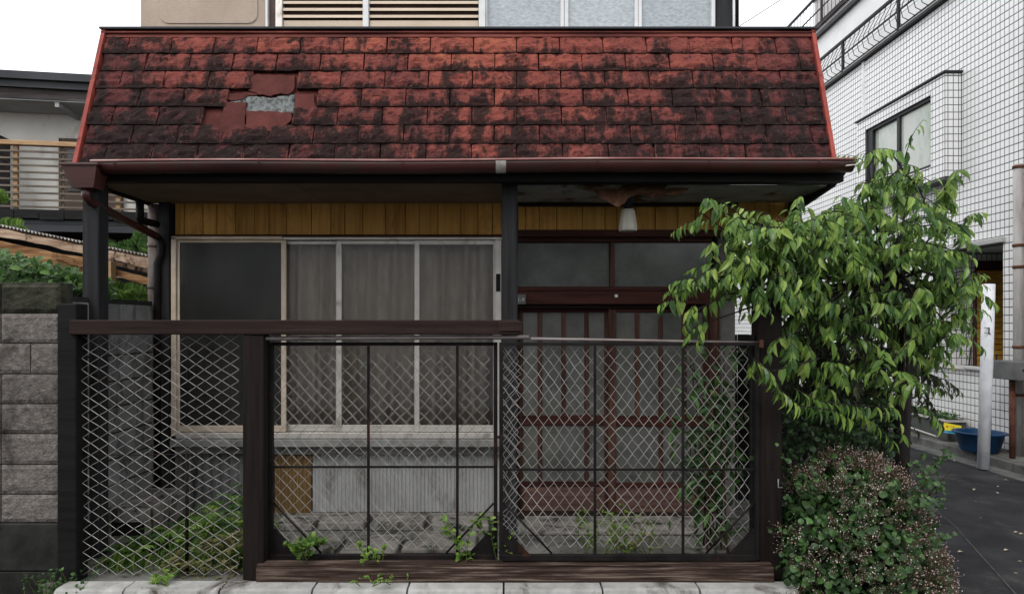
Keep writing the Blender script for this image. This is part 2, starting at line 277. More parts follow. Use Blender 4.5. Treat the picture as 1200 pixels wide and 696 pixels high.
M['greenpane'] = mat('reflective_window_glass', [(.3, (.4, .42, .38)), (.7, (.52, .54, .5))], 1, rough=.08, bump=0, spec=.8, stain=((.2, .3, .2), 1.5, .5, .2))
def curtain_mat():
    m, nt, o, p = base_nodes('lace_curtain')
    f = noise_n(nt, coords(nt, (3, 3, 1)), 5, 6); f2 = noise_n(nt, coords(nt, (1, 1, 1)), 130, 3, .8)
    r = ramp(nt, [(.3, (.55, .46, .41)), (.7, (.85, .76, .69))]); nt.links.new(math_n(nt, 'ADD', math_n(nt, 'MULTIPLY', f, .7), math_n(nt, 'MULTIPLY', f2, .3)), r.inputs[0])
    nt.links.new(r.outputs[0], p.inputs[0]); p.inputs['Roughness'].default_value = .9
    return m
M['curtain'] = curtain_mat()

# ------------------------------------------------------------------ mesh helpers
class MB:
    def __init__(s): s.v = []; s.f = []; s.sm = []
    def quad(s, pts, smooth=False):
        n = len(s.v); s.v += [tuple(p) for p in pts]; s.f.append(tuple(range(n, n+len(pts)))); s.sm.append(smooth); return s
    def box(s, x0, x1, y0, y1, z0, z1, bev=0):
        if x0 > x1: x0, x1 = x1, x0
        if y0 > y1: y0, y1 = y1, y0
        if z0 > z1: z0, z1 = z1, z0
        if bev <= 0:
            n = len(s.v); s.v += [(x, y, z) for x in (x0, x1) for y in (y0, y1) for z in (z0, z1)]
            for q in ((0, 1, 3, 2), (4, 6, 7, 5), (0, 4, 5, 1), (2, 3, 7, 6), (0, 2, 6, 4), (1, 5, 7, 3)): s.f.append(tuple(n+i for i in q)); s.sm.append(False)
            return s
        b = min(bev, (x1-x0)/2.2, (y1-y0)/2.2, (z1-z0)/2.2); n = len(s.v); idx = {}
        for ax in range(3):
            for i in (0, 1):
                for j in (0, 1):
                    for k in (0, 1):
                        q = [(x0, x1)[i], (y0, y1)[j], (z0, z1)[k]]
                        for a in range(3):
                            if a != ax: q[a] += b*(1, -1)[(i, j, k)[a]]
                        idx[ax, i, j, k] = len(s.v); s.v.append(tuple(q))
        def F_(*ids):
            s.f.append(tuple(idx[i] for i in ids)); s.sm.append(False)
        for t in (0, 1):
            F_(*[(0, t, a, c) for a, c in ((0, 0), (1, 0), (1, 1), (0, 1))][::1 if t else -1])
            F_(*[(1, a, t, c) for a, c in ((0, 0), (1, 0), (1, 1), (0, 1))][::-1 if t else 1])
            F_(*[(2, a, c, t) for a, c in ((0, 0), (1, 0), (1, 1), (0, 1))][::1 if t else -1])
        for i in (0, 1):
            for j in (0, 1):
                F_((0, i, j, 0), (0, i, j, 1), (1, i, j, 1), (1, i, j, 0)); F_((0, i, 0, j), (0, i, 1, j), (2, i, 1, j), (2, i, 0, j)); F_((1, 0, i, j), (1, 1, i, j), (2, 1, i, j), (2, 0, i, j))
                for k in (0, 1): F_((0, i, j, k), (1, i, j, k), (2, i, j, k))
        return s
    def tube(s, pts, r, n=6, cap=True, smooth=True):
        pts = [Vector(p) for p in pts]; rs = r if isinstance(r, (list, tuple)) else [r]*len(pts); base = len(s.v)
        d = (pts[1]-pts[0]).normalized(); u = d.orthogonal().normalized()
        for i, p in enumerate(pts):
            d = (pts[min(i+1, len(pts)-1)]-pts[max(i-1, 0)]).normalized()
            u = (u-d*u.dot(d)).normalized(); v = d.cross(u)
            for k in range(n):
                a = 2*math.pi*k/n; s.v.append(tuple(p+(u*math.cos(a)+v*math.sin(a))*rs[i]))
        for i in range(len(pts)-1):
            for k in range(n):
                a = base+i*n+k; b = base+i*n+(k+1) % n; s.f.append((a, b, b+n, a+n)); s.sm.append(smooth)
        if cap:
            s.f.append(tuple(base+k for k in range(n))[::-1]); s.sm.append(False)
            e = base+(len(pts)-1)*n; s.f.append(tuple(e+k for k in range(n))); s.sm.append(False)
        return s
    def prism(s, poly, a, b, axis='y'):
        """poly of 2-D points extruded between a and b along axis"""
        def mk(p, t):
            return {'y': (p[0], t, p[1]), 'x': (t, p[0], p[1]), 'z': (p[0], p[1], t)}[axis]
        n = len(poly); base = len(s.v); s.v += [mk(p, a) for p in poly]+[mk(p, b) for p in poly]
        s.f.append(tuple(range(base, base+n))); s.f.append(tuple(range(base+2*n-1, base+n-1, -1))); s.sm += [False, False]
        for i in range(n): s.f.append((base+i, base+(i+1) % n, base+n+(i+1) % n, base+n+i)); s.sm.append(False)
        return s
    def grid(s, fn, nu, nv, smooth=True):
        base = len(s.v)
        for j in range(nv+1):
            for i in range(nu+1): s.v.append(tuple(fn(i/nu, j/nv)))
        for j in range(nv):
            for i in range(nu):
                a = base+j*(nu+1)+i; s.f.append((a, a+1, a+nu+2, a+nu+1)); s.sm.append(smooth)
        return s
    def build(s, name, m, parent=None, local=False, fix=True):
        me = bpy.data.meshes.new(name); off = Vector((0, 0, 0))
        if parent is not None and not local: off = origin(parent)
        v = s.v if off.length == 0 else [(x-off.x, y-off.y, z-off.z) for x, y, z in s.v]
        me.from_pydata(v, [], s.f)
        if any(s.sm): me.polygons.foreach_set('use_smooth', s.sm)
        if fix and len(s.f) < 20000:
            import bmesh
            bm = bmesh.new(); bm.from_mesh(me); bmesh.ops.recalc_face_normals(bm, faces=bm.faces); bm.to_mesh(me); bm.free()
        me.materials.append(M[m] if isinstance(m, str) else m)
        o = bpy.data.objects.new(name, me); C.objects.link(o)
        if parent is not None: o.parent = parent
        return o
def origin(o):
    p = Vector((0, 0, 0))
    while o is not None: p += o.location; o = o.parent
    return p
def thing(name, loc, label, cat, group=None, kind=None, rz=0):
    o = bpy.data.objects.new(name, None); C.objects.link(o); o.location = loc; o.rotation_euler = (0, 0, rz); o.empty_display_size = .1
    return tag(o, label, cat, group, kind)
def tag(o, label=None, cat=None, group=None, kind=None):
    if label: o['label'] = label
    if cat: o['category'] = cat
    if group: o['group'] = group
    if kind: o['kind'] = kind
    return o
def B(name, m, parent, *b, bev=0, local=False): return MB().box(*b, bev=bev).build(name, m, parent, local)
def inst(src, name, parent, loc, rot=None, scale=None):
    o = bpy.data.objects.new(name, src); C.objects.link(o); o.parent = parent
    o.location = Vector(loc)-origin(parent)
    if rot is not None: o.rotation_euler = rot
    if scale is not None: o.scale = scale
    return o
def bulk(name, V, T, m, parent=None, tint=None, kind=None, smooth=False):
    """V (n,3), T (m,3) numpy arrays to one mesh"""
    if parent is not None: V = V-np.array(origin(parent))
    me = bpy.data.meshes.new(name); me.vertices.add(len(V)); me.vertices.foreach_set('co', V.astype(np.float32).ravel())
    me.loops.add(T.size); me.loops.foreach_set('vertex_index', T.astype(np.int32).ravel())
    me.polygons.add(len(T)); me.polygons.foreach_set('loop_start', np.arange(0, T.size, T.shape[1], dtype=np.int32))
    if not smooth: me.polygons.foreach_set('use_smooth', np.zeros(len(T), bool))
    if tint is not None:
        a = me.attributes.new('tint', 'FLOAT', 'POINT'); a.data.foreach_set('value', tint.astype(np.float32))
    me.update(calc_edges=True)
    me.materials.append(M[m]); o = bpy.data.objects.new(name, me); C.objects.link(o)
    if parent is not None: o.parent = parent
    if kind: o['kind'] = kind
    return o

# ------------------------------------------------------------------ ground, street, kerbs
g = MB(); g.quad([(-80, -60, -.104), (80, -60, -.104), (80, 120, -.104), (-80, 120, -.104)]).build('road', 'asphalt')
bpy.data.objects['road']['kind'] = 'structure'
o = B('yard', 'yard', None, -2.95, 1.95, 4.07, 5.6, -.3, 0); o['kind'] = 'structure'
o = B('side_plot', 'yard', None, 1.95, 2.75, 4.1, 9.2, -.3, -.02); o['kind'] = 'structure'
o = B('neighbour_ground', 'soil', None, -14, -3.06, 4.24, 12, -.3, .25); o['kind'] = 'structure'
seam = MB()
pts_ = [(2.9, 3.2), (3.4, 4.4), (3.9, 5.6), (4.3, 6.9), (4.6, 8.4), (4.7, 10.5), (4.75, 14)]
for (a, b), (c, d) in zip(pts_, pts_[1:]): seam.quad([(a, b, -.0995), (a+.014, b, -.0995), (c+.014, d, -.0995), (c, d, -.0995)])
M['seam'] = mat('road_seam', [(.3, (.03, .03, .031)), (.7, (.075, .074, .073))], 9, rough=.9)
o = seam.build('road_seam', 'seam', None, fix=False); o['kind'] = 'structure'
kerb = thing('kerb', (0, 4, 0), None, None, kind='structure')
xs = [-2.79, -2.36, -1.77, -1.2, -.615, -.02, .59, 1.19, 1.8]
for i in range(8):
    a, b = xs[i]+.002, xs[i+1]-.002; h = .02+random.uniform(-.004, .004); j = random.uniform(-.006, .006)
    mb = MB()
    prof = [(3.93+j, -.1), (3.93+j, h-.03), (3.94+j, h-.01), (3.96+j, h), (4.065, h+.002), (4.065, -.1)]
    mb.prism(prof, a+.004, b-.004, 'x'); mb.build('kerb_stone', 'kerb', kerb)
B('gutter_strip', 'blockbase', kerb, -5, 1.8, 3.72, 3.925, -.13, -.094)
fk = thing('far_kerb', (6.1, 8, 0), None, None, kind='structure')
y = 4.0
while y < 19:
    B('kerb_stone', 'farkerb', fk, 6.0, 6.13, y+.005, y+.595, -.2, .012, bev=.012); y += .6
B('lane_gutter', 'farkerb', fk, 5.76, 5.995, 4, 19, -.14, -.098)
B('footing', 'yard', fk, 6.135, 6.6, 4, 19, -.2, .005)

# ------------------------------------------------------------------ the house
H = thing('house', (-.5, 5.43, 0), 'old two storey house with mossy red shingle mansard roof above its ochre planked front', 'house')
YW = 5.43; SW = F/YW
# body
mb = MB()
mb.box(-2.95, 1.95, 8.9, 9.0, 0, 6.2); mb.box(-2.95, -2.85, 5.5, 8.9, 0, 6.2); mb.box(1.85, 1.95, 5.6, 8.9, 0, 6.2); mb.box(-2.95, 1.95, 5.43, 9, 6.2, 6.3)
mb.build('side_wall', 'bodywall', H)
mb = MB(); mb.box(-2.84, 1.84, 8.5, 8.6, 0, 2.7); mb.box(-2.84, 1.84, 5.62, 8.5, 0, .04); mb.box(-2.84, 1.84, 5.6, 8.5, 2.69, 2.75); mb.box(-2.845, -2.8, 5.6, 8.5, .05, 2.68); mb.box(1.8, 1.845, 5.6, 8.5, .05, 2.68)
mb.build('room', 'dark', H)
B('corner_post', 'greypost', H, PX(190, SW), PX(203, SW), 5.37, 5.5, 0, 2.68, bev=.006)
B('wall_head', 'blackwood', H, -2.83, 2.45, 5.46, 5.56, 2.411, 2.72)
# ochre planks
jl = [204.6, 215.7, 237.8, 254, 275.7, 298.5, 315, 335.5, 365, 387.6, 404, 425, 452, 475, 491, 513, 540, 560, 577, 588]
jr = [607, 616, 632, 652.4, 682.4, 709, 723, 745, 768, 794.5, 815, 833, 852, 864, 885, 902, 921, 932]
for js in (jl, jr):
    for a, b in zip(js, js[1:]):
        B('plank', 'plank', H, PX(a, SW)+.0025, PX(b, SW)-.0025, 5.43+random.uniform(-.002, .002), 5.458, PZ(275, SW), 2.70, bev=.004)
B('head_bead', 'redwoodh', H, PX(203, SW), PX(588, SW), 5.40, 5.455, PZ(279.5, SW), PZ(275.4, SW), bev=.004)
B('head_bead', 'redwoodh', H, PX(606, SW), PX(932, SW), 5.39, 5.455, PZ(278, SW), PZ(270, SW), bev=.004)
# ground-floor sliding window
win = bpy.data.objects.new('sliding_window', None); C.objects.link(win); win.parent = H; win.location = Vector((-1.4, 5.4, .72))-origin(H)
z0, z1 = .72, PZ(280, SW)
def wb(name, m, x0, x1, ya, yb, za, zb, bev=.003): return B(name, m, win, PX(x0, SW), PX(x1, SW), ya, yb, za, zb, bev=bev)
wb('outer_frame', 'alubeige', 207.5, 213, 5.33, 5.46, z0, z1); wb('outer_frame', 'alubeige', 207.5, 335, 5.33, 5.46, z1-.02, z1+.008)
wb('outer_frame', 'alu', 335, 588, 5.35, 5.46, z1-.018, z1+.004); wb('outer_frame', 'alu', 580.5, 587.5, 5.34, 5.46, z0, z1-.02); wb('outer_frame', 'alu', 213, 580, 5.33, 5.46, z0-.02, z0+.025)
def leaf(x0, x1, yy, m, wl=.03, wr=.03, top=.035, pane='glass', dz=0):
    X0, X1 = PX(x0, SW), PX(x1, SW); t = z1-.022-dz
    B('stile', m, win, X0, X0+wl, yy, yy+.024, z0+.03, t, bev=.003); B('stile', m, win, X1-wr, X1, yy, yy+.024, z0+.03, t, bev=.003)
    B('rail', m, win, X0+wl, X1-wr, yy+.002, yy+.022, t-top, t, bev=.003); B('rail', m, win, X0+wl, X1-wr, yy+.002, yy+.022, z0+.03, z0+.085, bev=.003)
    B('pane', pane, win, X0+wl, X1-wr, yy+.009, yy+.014, z0+.085, t-top)
leaf(213.5, 339, 5.345, 'alubeige', .02, .04, .02, 'screen')
leaf(334, 398, 5.39, 'alu', .02, .022, .03)
leaf(396, 491, 5.375, 'alu', .045, .02, .03)
leaf(487, 581, 5.36, 'alu', .042, .02, .035)
wb('handle', 'steel', 581.5, 586.5, 5.325, 5.34, PZ(342, SW), PZ(322, SW))
def cur(u, v):
    x = -1.92+1.86*u; a = .03+.02*v
    return (x, 5.5+a*math.sin(x*34+2.2*math.sin(x*3.1)+.6*v)+.012*math.sin(x*61+v*2), z1-.02-(z1-z0+.02)*v)
MB().grid(cur, 150, 8).build('curtain', 'curtain', win)
def cur2(u, v):
    x = -2.75+.8*u
    return (x, 5.53+.02*math.sin(x*31), z1-.02-(z1-z0+.02)*v)
MB().grid(cur2, 40, 4).build('curtain', 'curtain', win)
# below the window
B('sill', 'sillgrey', H, -2.8, -.04, 5.31, 5.455, .63, .695, bev=.006)
B('sill_apron', 'sillgrey', H, -2.8, -.04, 5.395, 5.455, .555, .625)
B('base_wall', 'bodywall', H, -2.83, -.04, 5.46, 5.56, 0, .70)
def ribbed(x0, x1, z0_, z1_, y_, m, pitch=.032, d=.008):
    mb = MB(); n = int((x1-x0)/pitch); p = (x1-x0)/n
    prev = None
    for i in range(n):
        a = x0+i*p
        for (xa, ya, xb, yb) in ((a, 0, a+p*.25, -d), (a+p*.25, -d, a+p*.6, -d), (a+p*.6, -d, a+p*.8, 0), (a+p*.8, 0, a+p, 0)):
            mb.quad([(xa, y_+ya, z0_), (xb, y_+yb, z0_), (xb, y_+yb, z1_), (xa, y_+ya, z1_)])
    return mb.build('ribbed_panel', m, H, fix=False)
ribbed(PX(366, SW), -.05, .06, .55, 5.44, 'ribbed')
ribbed(PX(322, SW), PX(365, SW), .04, .55, 5.425, 'ribbrown', .03)
ribbed(PX(215, SW), PX(320, SW), .0, .55, 5.44, 'sideblock', .07, .012)
B('foundation', 'slab', H, -2.8, -.05, 5.40, 5.455, 0, .055)
# entrance: transom, lintel, doors
YD = 5.5; SD = F/YD
def db(name, m, x0, x1, y0, y1, ya, yb, bev=.003, par=None): return B(name, m, par or H, PX(x0, SD), PX(x1, SD), ya, yb, PZ(y1, SD), PZ(y0, SD), bev=bev)
tr = bpy.data.objects.new('transom_window', None); C.objects.link(tr); tr.parent = H; tr.location = Vector((.9, YD, 1.95))-origin(H)
db('frame', 'redwoodh', 605, 834, 277, 284, 5.47, 5.56, par=tr); db('frame', 'redwoodv', 715, 720, 284, 336, 5.48, 5.55, par=tr)
db('frame', 'redwoodh', 605, 834, 336, 341, 5.48, 5.56, par=tr); db('pane', 'transom', 606, 715, 284, 336, 5.52, 5.53, par=tr); db('pane', 'transom', 720, 834, 284, 336, 5.515, 5.525, par=tr)
db('lintel', 'redwoodh', 604, 840, 341.5, 357, 5.42, 5.56, .005); db('lintel_underside', 'dwoodh', 604, 838, 357.2, 361, 5.46, 5.58)
db('peg', 'white', 718.5, 722, 345.5, 349, 5.41, 5.43, .002)
db('jamb', 'redwoodv', 829, 840, 361, 612, 5.43, 5.58); db('jamb', 'dwoodv', 596, 607, 361, 612, 5.47, 5.6)
B('right_wall', 'bodywall', H, PX(840, SD), 1.95, 5.47, 5.6, 0, 2.41)
def door(x0, x1, yy, bars, wl, wr, mirr):
    d = bpy.data.objects.new('sliding_door', None); C.objects.link(d); d.parent = H; d.location = Vector((PX((x0+x1)/2, SD), yy, .03))-origin(H)
    def q(name, m, a, b, t, u, ya=0, yb=.03, bev=.003): return B(name, m, d, PX(a, SD), PX(b, SD), yy+ya, yy+yb, PZ(u, SD), PZ(t, SD), bev=bev)
    q('stile', 'redwoodv', x0, x0+wl, 361, 602); q('stile', 'redwoodv', x1-wr, x1, 361, 602)
    q('rail', 'redwoodh', x0+wl, x1-wr, 361, 366, .001, .029); q('rail', 'redwoodh', x0+wl, x1-wr, 487, 499, .001, .029)
    q('rail', 'redwoodh', x0+wl, x1-wr, 565, 571, .001, .029); q('kick_board', 'fadedwood', x0+wl, x1-wr, 571, 602, .006, .024)
    for b in bars: q('muntin', 'redwoodv', b-2.6, b+2.6, 366, 487, .002, .028)
    for b in bars[1::2] if mirr else bars[::2]: q('muntin', 'redwoodv', b-2.6, b+2.6, 499, 565, .002, .028)
    e = [x0+wl-1]+list(bars)+[x1-wr+1]
    for a, b in zip(e, e[1:]): q('pane', 'frost', a, b, 365, 488, .014, .018, 0)
    q('pane', 'frost', x0+wl-1, x1-wr+1, 498, 566, .015, .019, 0)
door(607, 716, 5.53, [633, 661, 688], 6, 7, False)
door(713, 830, 5.49, [746.5, 774, 801.5], 9, 7, True)
B('door_track', 'dwoodh', H, .1, 1.78, 5.44, 5.6, .0, .04, bev=.004)
B('door_step', 'slab', H, .15, 1.75, 5.0, 5.43, 0, .03, bev=.01)
# upper floor
US = SW
def ub(name, m, x0, x1, y0, y1, ya, yb, bev=.0, par=None): return B(name, m, par or H, PX(x0, US), PX(x1, US), ya, yb, PZ(y1, US), PZ(y0, US), bev=bev)
zt = PZ(-250, US)
B('upper_wall', 'stucco', H, PX(165, US), PX(312, US), 5.43, 5.5, 3.85, 6.2)
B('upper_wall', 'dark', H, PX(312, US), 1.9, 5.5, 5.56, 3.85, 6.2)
poly = []
x0, x1, zb, zt2, rr = PX(187, US), PX(302, US), PZ(28, US), 5.9, .08
for cx_, cz_, a0 in ((x1-rr, zb+rr, -90), (x1-rr, zt2-rr, 0), (x0+rr, zt2-rr, 90), (x0+rr, zb+rr, 180)):
    for k in range(5): a = R(a0+k*22.5); poly.append((cx_+rr*math.cos(a), cz_+rr*math.sin(a)))
MB().prism(poly, 5.422, 5.435).build('stucco_panel', 'stucco', H)
B('corner_trim', 'whitepaint', H, PX(312, US), PX(314.5, US), 5.41, 5.5, 4.0, 6.2)
ub('shutter_side', 'gap', 315, 324, -250, 42, 5.45, 5.5); ub('shutter_side', 'alu', 324, 332, -250, 42, 5.40, 5.5, .004)
for (a, b) in ((332, 426), (433, 561)):
    sh = bpy.data.objects.new('louvred_shutter', None); C.objects.link(sh); sh.parent = H; sh.location = Vector((PX(a, US), 5.4, 4.1))-origin(H)
    ub('backing', 'gap', a, b, -250, 45, 5.46, 5.49, par=sh); ub('bottom_panel', 'slatbeige', a+.3, b-.3, 25, 42, 5.42, 5.455, .003, par=sh)
    me = None
    for k in range(14):
        zz = PZ(20.5, US)+k*.0585
        if me is None:
            mb = MB(); L = PX(b, US)-PX(a, US)-.004
            mb.prism([(-.02, -.014), (-.014, .012), (.018, .02), (.02, .014)], 0, L, 'x'); ob = mb.build('slat', 'slatbeige', sh, local=True); me = ob.data
            ob.location = Vector((PX(a, US)+.002, 5.43, zz))-origin(sh)
        else: inst(me, 'slat', sh, (PX(a, US)+.002, 5.43, zz))
ub('mullion', 'whitepaint', 426.2, 432.8, -250, 42, 5.39, 5.47, .004); ub('mullion', 'whitepaint', 561.2, 569, -250, 42, 5.39, 5.47, .004)
uw = bpy.data.objects.new('upper_window', None); C.objects.link(uw); uw.parent = H; uw.location = Vector((PX(700, US), 5.42, 4.1))-origin(H)
for a, b in ((569.2, 657), (666, 744), (752, 834)): ub('pane', 'bluepane', a-1, b+1, -250, 36, 5.455, 5.46, par=uw)
for a, b in ((657, 661), (661.5, 666), (744, 747.5), (748, 752), (834, 838), (569.2, 571)): ub('stile', 'whitepaint', a, b, -250, 36, 5.42, 5.47, .003, par=uw)
ub('bottom_rail', 'whitepaint', 569.5, 838, 36, 42, 5.41, 5.48, .003, par=uw)
ub('upper_post', 'greypost', 839, 857, -250, 42, 5.40, 5.5, .004); ub('upper_trim', 'whitepaint', 857.3, 860, -250, 42, 5.4, 5.48)
MB().tube([(PX(865, US)-.0, 5.46, 3.9), (PX(865, US), 5.46, 6.2)], .018, 8).build('upper_pipe', 'steel', H)

# ---- mansard roof
mr = bpy.data.objects.new('mansard_roof', None); C.objects.link(mr); mr.parent = H; mr.location = Vector((-.36, 4.68, 3.3))-origin(H)
E0 = Vector((0, PY(166), PZ(192, 166))); E1 = Vector((0, PY(155), PZ(38, 155)))      # eave and top of the slope
XL, XR = PX(92, 166), PX(975, 166)
D = E1-E0; L = D.length; U = D.normalized(); N = Vector((0, -U.z, U.y))
def rp(x, t, n=0): return Vector((x, 0, 0))+E0+U*t+N*n
ROW = L*.951/7.0
MB().quad([rp(XL, -.02, -.012), rp(XR, -.02, -.012), rp(XR, L, -.012), rp(XL, L, -.012)]).quad([rp(XL, -.02, -.03), rp(XL, L, -.03), rp(XR, L, -.03), rp(XR, -.02, -.03)]).build('underlayer', 'underred', mr)
def shingle(x0, x1, t0, t1, lift=0, amp=1., tilt=0, cut=None, m='shingle', seed=0, thick=.02):
    nu, nv = max(3, int((x1-x0)/.026)), 6; mb = MB(); off = Vector((random.uniform(0, 50), seed, 0))
    def fn(u, v):
        x = x0+(x1-x0)*u; t = t0+(t1-t0)*v
        e = min(u, 1-u)*(x1-x0)
        n = thick*(1-v*.55)+.002
        if amp:
            q = noise.fractal(Vector((x*14, t*20, 0))+off, 1., 2.1, 4)
            n += amp*.016*q*(1 if .02 < v < .98 else .5)
            bul = min(1, min(e/.018, v*4, (1-v)*4)); n += .009*amp*bul
            t += amp*(.0045*noise.noise(Vector((x*30, 3, seed)))+.003*noise.noise(Vector((x*85, 9, seed)))) if v < .01 else 0
        t += tilt*(u-.5)
        return rp(x, t, n+lift)
    mb.grid(fn, nu, nv, False)
    # butt and side edges
    def edge(pts):
        for a, b in zip(pts, pts[1:]): mb.quad([a, b, b-N*.03, a-N*.03])
    W_ = nu+1; vs = [Vector(p) for p in mb.v]
    edge(vs[:W_]); edge([vs[j*W_] for j in range(nv+1)]); edge([vs[j*W_+nu] for j in range(nv+1)])
    return mb.build('shingle', m, mr, fix=False)
for r in range(7):
    t1 = L*.951-r*ROW; t0 = t1-ROW; odd = (r % 2 == 0)
    x = (.072 if odd else .2335)-.323*12
    x += .004*r if False else 0
    while x < XR:
        a, b = max(x, XL+.01), min(x+.323, XR-.01); x += .323
        if b-a < .03: continue
        jx = random.uniform(-.004, .004); sc = 155+11*(r+.5)/7
        pxm = CX+(a+b)/2*sc
        if r in (2,) and 292 < pxm < 350: continue
        if r in (3, 4) and 262 < pxm < 345: continue
        if r == 3 and 345 < pxm < 375: a = PX(371, sc)
        if b-a < .03: continue
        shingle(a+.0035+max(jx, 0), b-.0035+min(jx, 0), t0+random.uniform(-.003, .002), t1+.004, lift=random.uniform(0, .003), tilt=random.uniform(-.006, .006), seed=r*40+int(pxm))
def qt(y):                                   # photo row -> distance up the slope
    lo, hi = 0., L
    for _ in range(40):
        md = (lo+hi)/2; p = rp(0, md)
        if CY-(p.z-EYE)*F/p.y > y: lo = md
        else: hi = md
    return lo
def qx(x, y): return PX(x, F/rp(0, qt(y)).y)
def patch(pts, m, name, lift=0, th=.012):
    q = []
    for (a, b), (c, d) in zip(pts, pts[1:]+pts[:1]):
        n_ = max(1, int(math.hypot(c-a, d-b)/4))
        for k in range(n_): u = k/n_; q.append((a+(c-a)*u+random.uniform(-.7, .7), b+(d-b)*u+random.uniform(-.7, .7)))
    P = [rp(qx(a, b), qt(b), lift+th+random.uniform(-.0015, .0015)) for a, b in q]; mb = MB(); c0 = sum(P, Vector())/len(P)
    for i in range(len(P)): mb.quad([c0, P[i], P[(i+1) % len(P)]])
    for i in range(len(P)): a, b = P[i], P[(i+1) % len(P)]; mb.quad([a, b, b-N*(th+.01), a-N*(th+.01)])
    return mb.build(name, m, mr, fix=False)
patch([(293, 108), (293, 93), (300, 89), (346, 90), (345, 108), (338, 113), (330, 111), (318, 114), (305, 112)], 'underred', 'broken_shingle', .004)
patch([(262, 111), (300, 109), (303, 113), (290, 113), (285, 117), (272, 119), (262, 117)], 'underred', 'broken_shingle', .003, .006)
patch([(268, 133), (271, 118), (291, 113), (318, 115), (345, 111), (345, 133), (330, 134)], 'underslab', 'bare_patch', 0, .003)
a = patch([(257, 144), (267, 122), (290, 122), (288, 143), (285, 162), (283, 165), (257, 155)], 'underred', 'broken_shingle', .008)
patch([(290, 131), (343, 134), (343, 141), (333, 151), (320, 155), (305, 154), (289, 152)], 'underred', 'broken_shingle', .006)
patch([(346, 112), (369, 112), (370, 130), (347, 131)], 'underred', 'broken_shingle', .003)
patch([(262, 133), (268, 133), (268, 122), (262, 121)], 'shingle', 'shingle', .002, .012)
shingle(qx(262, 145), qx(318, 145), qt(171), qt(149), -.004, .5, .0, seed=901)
def strip(name, m, t0, t1, n0, n1, xa=XL, xb=XR):
    mb = MB(); P = [rp(xa, t0, n0), rp(xb, t0, n0), rp(xb, t1, n1), rp(xa, t1, n1)]
    mb.quad(P); mb.quad([P[0]-N*.02, P[1]-N*.02, P[1], P[0]]); return mb.build(name, m, mr, fix=False)
nseg = 5
for i in range(nseg):                        # flashing sheets lapped along the top
    xa, xb = XL+(XR-XL)*i/nseg, XL+(XR-XL)*(i+1)/nseg+.03
    strip('ridge_flashing', 'flash', L*.945, L*.985, .018+.002*i, .02+.002*i, xa, min(xb, XR))
MB().tube([rp(XL-.02, L*.975, .03), rp(XR+.02, L*.975, .03)], .008, 6).build('flashing_bead', 'flash', mr)
mb = MB(); a = rp(XL-.03, L, .05); b = rp(XR+.03, L, .05)
mb.box(a.x, b.x, a.y, YW+.0, a.z-.008, a.z+.006); mb.build('top_cap', 'nroof', mr)
for X, sgn in ((XL, -1), (XR, 1)):
    mb = MB()
    P0 = [rp(X+sgn*w_, t, n) for (w_, t, n) in ((-.008, -.03, .034), (.02, -.03, .034), (.02, L+.01, .034), (-.008, L+.01, .034))]
    P1 = [p-N*.06 for p in P0]; mb.quad(P0)
    for i in range(4): mb.quad([P0[i], P0[(i+1) % 4], P1[(i+1) % 4], P1[i]])
    mb.build('rake_trim', 'rake', mr)
    pl = [rp(X+sgn*.004, -.03, -.01), rp(X+sgn*.004, L, -.01), Vector((X+sgn*.004, YW, E1.z)), Vector((X+sgn*.004, YW, E0.z-.03))]
    MB().quad(pl).quad([p-Vector((sgn*.01, 0, 0)) for p in pl][::-1]).build('end_panel', 'flash', mr)
# ---- eave: gutter, fascia, soffit
ev = bpy.data.objects.new('eave', None); C.objects.link(ev); ev.parent = H; ev.location = Vector((-.36, 4.5, 2.7))-origin(H)
GX0, GX1 = PX(112, 169), PX(1003, 171)
gy, gz, gr = 4.445, PZ(192, 169)+.005, .062
mb = MB(); n = 10
pr = [(gy-gr*math.cos(math.pi*k/n), gz-gr*1.25*math.sin(math.pi*k/n)) for k in range(n+1)]
pi_ = [(gy-(gr-.004)*math.cos(math.pi*k/n), gz-(gr*1.25-.004)*math.sin(math.pi*k/n)) for k in range(n+1)][::-1]
def sag(x): return -.010*(x-GX0)/(GX1-GX0)*-1*1.6+.004*math.sin(x*2.3)
xs_ = np.linspace(GX0, GX1, 25)
loop = pr+pi_
base = 0
for x in xs_:
    for (yy, zz) in loop: mb.v.append((x, yy, zz+sag(x)))
nl = len(loop)
for i in range(len(xs_)-1):
    for k in range(nl): a = i*nl+k; b = i*nl+(k+1) % nl; mb.f.append((a, b, b+nl, a+nl)); mb.sm.append(True)
for e in (0, len(xs_)-1):
    mb.f.append(tuple(e*nl+k for k in range(n+1))); mb.sm.append(False)
gut = mb.build('gutter', 'gutter', ev)
MB().tube([(x, gy-gr, gz+sag(x)+.002) for x in xs_], .0085, 6).build('gutter_lip', 'gutterlip', ev)
for px_, m_ in ((137, 'gutter'), (305, 'gutter'), (473, 'gutter'), (587, 'alu'), (700, 'gutter'), (830, 'gutter'), (958, 'gutter')):
    X = PX(px_, 170); mb = MB(); wd = .035 if m_ == 'alu' else .007
    mb.grid(lambda u, v: (X-wd+2*wd*u, gy-(gr+.004)*math.cos(math.pi*.75*v), gz+sag(X)-(gr*1.25+.004)*math.sin(math.pi*.75*v)+.003), 1, 9)
    mb.build('gutter_bracket' if m_ != 'alu' else 'gutter_joint', m_, ev)
mb = MB(); mb.tube([(PX(990, 171), gy-.07, gz-.035), (PX(1001, 171), gy-.075, gz-.03), (PX(1009, 171), gy-.06, gz-.0)], .005, 5).build('gutter_wire', 'alu', ev)
B('fascia', 'blackwood', ev, -3.02, 2.385, 4.53, 4.6, 2.66, 2.79)
B('eave_beam', 'blackwood', ev, -3.0, 2.33, 4.62, 4.76, 2.685, 2.79, bev=.006)
